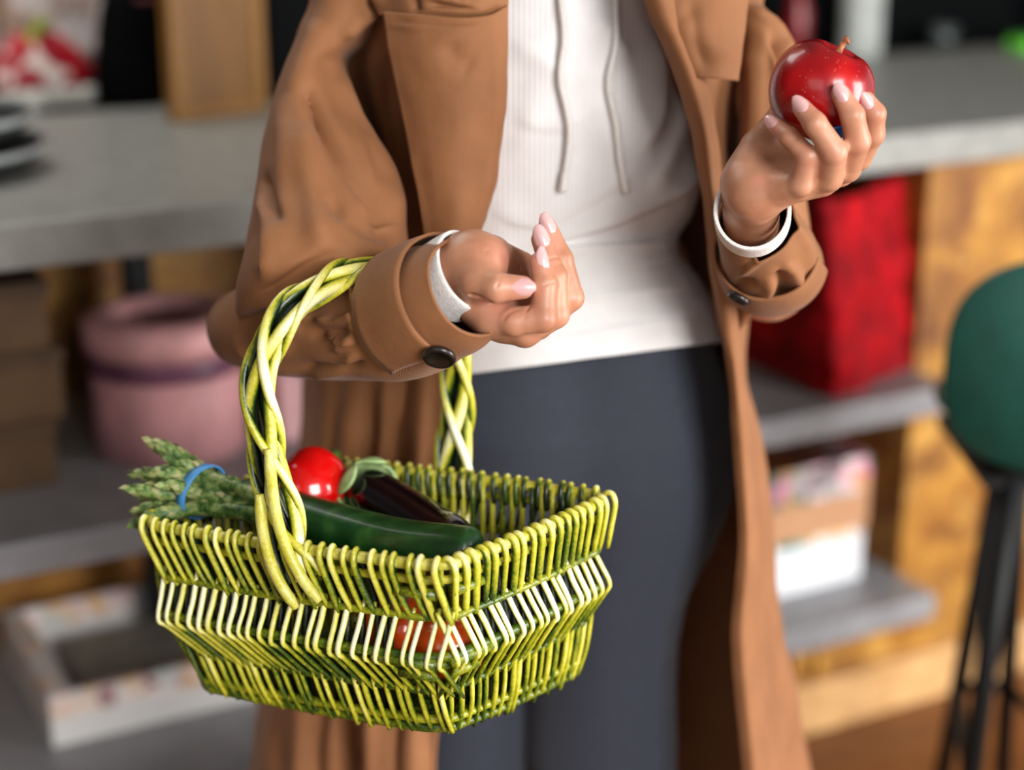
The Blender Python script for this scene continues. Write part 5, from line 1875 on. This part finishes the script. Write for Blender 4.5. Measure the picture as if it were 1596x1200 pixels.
# courgette
zp = catmull([P(372, 772, 1.185), P(430, 792, 1.155), P(520, 822, 1.115), P(620, 848, 1.078), P(700, 858, 1.055), P(752, 862, 1.045)], 70)
zu = thing('courgette', 'long dark green courgette lying along the front rim inside the basket', 'courgette', zp.mean(0))
mzu = glossy('courgette_skin', [(0.3, (8, 40, 14)), (0.55, (20, 66, 24)), (0.78, (56, 104, 44))], 42, 0.36, 0.15, 0.2)
mesh_obj('fruit', *body_of_rev(zp, round_prof(70, 0.0185, 0.07, 0.09, [0.88, 0.95, 1.0, 1.02, 1.0, 0.96]), 36, 8, 0.012), mzu, zu)
d0 = zp[0] - zp[2]; d0 /= np.linalg.norm(d0)
mesh_obj('stem_end', *body_of_rev([zp[0] - d0 * 0.002, zp[0] + d0 * 0.006, zp[0] + d0 * 0.012, zp[0] + d0 * 0.0125], [0.011, 0.0095, 0.010, 0.001], 12, 5, 0.12), glossy('courgette_stem', [(0.3, (60, 90, 40)), (0.7, (110, 130, 70))], 60, 0.6, 0), zu)

# red pepper
pc_ = P(486, 754, 1.178)
pep = thing('red_pepper', 'glossy red bell pepper showing behind the basket handle', 'pepper', pc_)
pax = np.array([0.35, 0.85, 0.25]); pax /= np.linalg.norm(pax)
pp_ = np.array([pc_ + pax * q for q in np.linspace(-0.034, 0.026, 40)])
mpe = glossy('pepper_skin', [(0.3, (178, 4, 8)), (0.62, (208, 10, 10)), (0.85, (226, 64, 20))], 14, 0.14, 0.6)
o = mesh_obj('fruit', *body_of_rev(pp_, round_prof(40, 0.0262, 0.45, 0.3, [0.9, 1.0, 1.02, 1.0]), 48, 4, 0.018), mpe, pep)
mesh_obj('stem', *body_of_rev([pc_ + pax * 0.022, pc_ + pax * 0.030, pc_ + pax * 0.040], [0.006, 0.0045, 0.005], 12), glossy('pepper_stem', [(0.3, (50, 90, 30)), (0.7, (90, 130, 50))], 60, 0.5, 0), pep)

# aubergine
ep = catmull([P(553, 752, 1.185), P(590, 775, 1.165), P(640, 808, 1.140), P(690, 842, 1.112), P(730, 862, 1.098)], 60)
eg = thing('aubergine', 'almost black aubergine with a pale green calyx lying behind the courgette', 'aubergine', ep.mean(0))
meg = glossy('aubergine_skin', [(0.3, (8, 3, 7)), (0.7, (16, 6, 14))], 12, 0.14, 0.7)
mesh_obj('fruit', *body_of_rev(ep, round_prof(60, 0.0205, 0.18, 0.2, [0.80, 0.92, 1.0, 1.06, 1.0]), 40), meg, eg)
mcal = glossy('calyx_green', [(0.3, (120, 150, 86)), (0.7, (176, 196, 140))], 50, 0.55, 0)
et = ep[6] - ep[0]; et /= np.linalg.norm(et)
_, en, eb = frames(ep)
cv, cf = [], []
nr, ns = 12, 60
for i in range(nr):
    k = i / (nr - 1)
    for j_ in range(ns):
        a = 2 * math.pi * j_ / ns
        pet = 0.45 + 0.55 * abs(math.cos(2.5 * a)) ** 0.7
        s_ = k * 0.026 * pet
        r = 0.004 + (0.0205 * 0.97) * math.sin(min(s_ / 0.0175, 1.0) * math.pi / 2) + 0.0012
        cv.append(ep[0] + et * (s_ * 0.92 - 0.003) + en[3] * math.cos(a) * r + eb[3] * math.sin(a) * r)
o = mesh_obj('calyx', np.array(cv), grid_faces(nr, ns, cv=True), mcal, eg)
solidify(o, 0.0022, 0)
mesh_obj('stem', *body_of_rev(catmull([ep[0] + et * 0.002, ep[0] - et * 0.008 + [-.002, 0, .003], ep[0] - et * 0.016 + [-.006, 0, .006]], 10), [0.007, 0.0068, 0.0062, 0.006, 0.0058, 0.0058, 0.006, 0.0064, 0.0066, 0.004], 14), mcal, eg)

# tomatoes low in the near corner, seen through the weave
mto = glossy('tomato_skin', [(0.3, (214, 48, 12)), (0.7, (236, 96, 30))], 12, 0.2, 0.5)
for (px, py, Y, r, lab) in ((700, 1004, 1.042, 0.0265, 'orange red tomato seen through the weave at the near corner of the basket'),
                            (622, 972, 1.062, 0.0255, 'orange red tomato behind the long front weave, left of the near corner')):
    c_ = P(px, py, Y)
    tm = thing('tomato', lab, 'tomato', c_, 'tomatoes inside the basket')
    prof = [(max(r * math.sin(t), 0.0002), -r * 0.88 * math.cos(t) - 0.004 * math.exp(-(r * math.sin(t) / 0.006) ** 2) * (1 if t > 1.5 else 0)) for t in np.linspace(0, math.pi, 30)]
    v, f = lathe(prof, 40, c_)
    mesh_obj('fruit', v, f, mto, tm)
    sv = [c_ + np.array([0, 0, r * 0.84])]
    mbt = MB()
    for k in range(5):
        a = k * 2 * math.pi / 5
        d = np.array([math.cos(a), math.sin(a), 0])
        mbt.add(*tube(catmull([c_ + [0, 0, r * 0.80], c_ + d * 0.007 + [0, 0, r * 0.86], c_ + d * 0.014 + [0, 0, r * 0.80]], 8), [0.002, 0.002, 0.0022, 0.0022, 0.002, 0.0016, 0.001, 0.0004], 6))
    mbt.build('calyx', mcal, tm)

# asparagus bunch
mas, nt, bs = new_mat('asparagus_skin')
gv = coords(nt)
nt.links.new(ramp(nt, noise_tex(nt, gv, 130, 4, 0.6), [(0.34, (26, 62, 18)), (0.47, (78, 112, 46)), (0.58, (136, 154, 86)), (0.72, (176, 160, 116))]), bs.inputs['Base Color'])
bs.inputs['Roughness'].default_value = 0.5
add_bump(nt, bs, noise_tex(nt, gv, 260, 3), 0.4, 0.001)
mta = glossy('asparagus_scale', [(0.34, (58, 92, 36)), (0.5, (122, 142, 76)), (0.68, (176, 164, 118))], 110, 0.55, 0)
bandc = P(314, 766, 1.150)
asp = thing('asparagus_bunch', 'bunch of green asparagus tied with a blue rubber band at the basket end', 'asparagus', bandc)
tips = [((228, 686), (318, 738), 1.170, 1.0), ((206, 738), (308, 758), 1.165, 1.0), ((196, 763), (306, 776), 1.140, 1.0), ((204, 818), (303, 792), 1.128, 1.1), ((208, 797), (304, 786), 1.145, 0.9), ((232, 735), (312, 752), 1.145, 1.1),
        ((262, 716), (320, 742), 1.150, 1.0), ((246, 700), (322, 736), 1.185, 0.9), ((216, 776), (308, 770), 1.165, 0.9), ((250, 756), (310, 768), 1.132, 1.0)]
endp = [P(430 + 6 * ((i * 7) % 5), 770 + 9 * ((i * 3) % 6) + (i % 2) * 6, 1.10 + 0.006 * ((i * 5) % 7)) for i in range(10)]
ra = random.Random(3)
for i, (tp, bp, Yt, sc_s) in enumerate(tips):
    a = P(*tp, Yt)
    b = P(*bp, Yt * 0.55 + 1.15 * 0.45)
    e = endp[i] * 0.6 + P(410, 800, 1.11) * 0.4
    path = catmull([a, a * 0.55 + b * 0.45 + np.array([0, 0, 0.002]), b, (b + e) / 2, e], 60)
    Lp = np.concatenate([[0], np.cumsum(np.linalg.norm(np.diff(path, axis=0), axis=1))])
    rad = np.interp(Lp, [0, 0.004, 0.012, 0.024, 0.036, 0.06, 0.12], np.array([0.0006, 0.0026, 0.0052, 0.0062, 0.0056, 0.0052, 0.0056]) * sc_s)
    sp_ = mesh_obj('spear', *body_of_rev(path, rad, 14), mas, asp)
    t, n, b2 = frames(path)
    ms = MB()
    for q in range(34):
        if q < 24:
            L = 0.003 + 0.034 * (q / 24) ** 1.1
        else:
            L = 0.040 + (q - 24) * 0.0062
        ii = min(int(np.searchsorted(Lp, L)), 58)
        th = q * 2.4 + i
        d = n[ii] * math.cos(th) + b2[ii] * math.sin(th)
        r = rad[ii]
        ln = 0.0085 if q < 24 else 0.0075
        wd_ = 0.0030 if q < 24 else 0.0028
        w = np.cross(t[ii], d)
        root = path[ii] + d * r * 0.92
        tipp = path[ii] - t[ii] * ln + d * (np.interp(max(L - ln, 0), Lp, rad) * 0.95 + 0.0007)
        mid_ = (root + tipp) / 2 + d * 0.0011
        ms.add(np.array([root - w * wd_ * 0.7, root + w * wd_ * 0.7, mid_ + w * wd_ * 0.8, tipp, mid_ - w * wd_ * 0.8, mid_ + d * 0.0008]),
               [(0, 1, 5), (1, 2, 5), (2, 3, 5), (3, 4, 5), (4, 0, 5)])
    ms.build('scale_leaf', mta, sp_)
# blue rubber band
bt = P(420, 795, 1.11) - bandc; bt /= np.linalg.norm(bt)
u1 = np.array([0, 0, 1.0]); u1 = u1 - bt * (bt @ u1); u1 /= np.linalg.norm(u1); u2 = np.cross(bt, u1)
lean = 0.35
vv = []
for k, (w_, o_) in enumerate(((-0.0042, 0), (0.0042, 0), (0.0042, 0.0012), (-0.0042, 0.0012))):
    for j_ in range(60):
        a = 2 * math.pi * j_ / 60
        vv.append(bandc + bt * (w_ + 0.004 * math.cos(a)) + u1 * math.cos(a) * (0.0198 + o_) + u2 * math.sin(a) * (0.0205 + o_))
mesh_obj('rubber_band', np.array(vv).reshape(4, 60, 3).transpose(0, 1, 2).reshape(-1, 3), grid_faces(4, 60, cu=True, cv=True), plain('blue_rubber', (70, 140, 200), 0.5, var=0.05), asp)
# ------------------------------------------------------------------ light
w = bpy.data.worlds.new('daylight')
SC.world = w
w.use_nodes = True
bg = w.node_tree.nodes['Background']
bg.inputs[0].default_value = (0.90, 0.95, 1.0, 1)
bg.inputs[1].default_value = 0.65


def area(name, loc, target, size, power, color=(1, 1, 1)):
    l = bpy.data.lights.new(name, 'AREA')
    l.shape = 'RECTANGLE'
    l.size, l.size_y = size
    l.energy = power
    l.color = color
    o = bpy.data.objects.new(name, l)
    COL.objects.link(o)
    o.location = loc
    o.rotation_euler = (Vector(target) - Vector(loc)).to_track_quat('-Z', 'Y').to_euler()
    return o


area('offscreen_area_light', (2.1, -2.4, 2.3), (0.2, 1.4, 0.75), (1.8, 2.2), 262, (1.0, 0.985, 0.965))  # window daylight from front right, as an area light without a window
area('offscreen_area_light', (2.3, 0.75, 0.95), (0.95, 1.9, 0.4), (1.0, 1.4), 72, (1.0, 0.985, 0.965))  # added side light to brighten the right bay; no window stands here
area('offscreen_area_light', (-1.2, -1.8, 2.2), (-0.2, 1.8, 0.6), (1.8, 1.6), 14, (1.0, 0.98, 0.95))  # added fill for the dim left side, not a window
area('overhead_fill_light', (-0.9, 2.3, 2.6), (-0.7, 2.3, 0.9), (1.2, 1.2), 26, (1.0, 0.97, 0.92))  # added overhead fill to lift the counter tops; no fitting here
SC.view_settings.view_transform = 'Standard'
SC.view_settings.look = 'None'
SC.view_settings.exposure = 0.0
SC.view_settings.gamma = 1.0
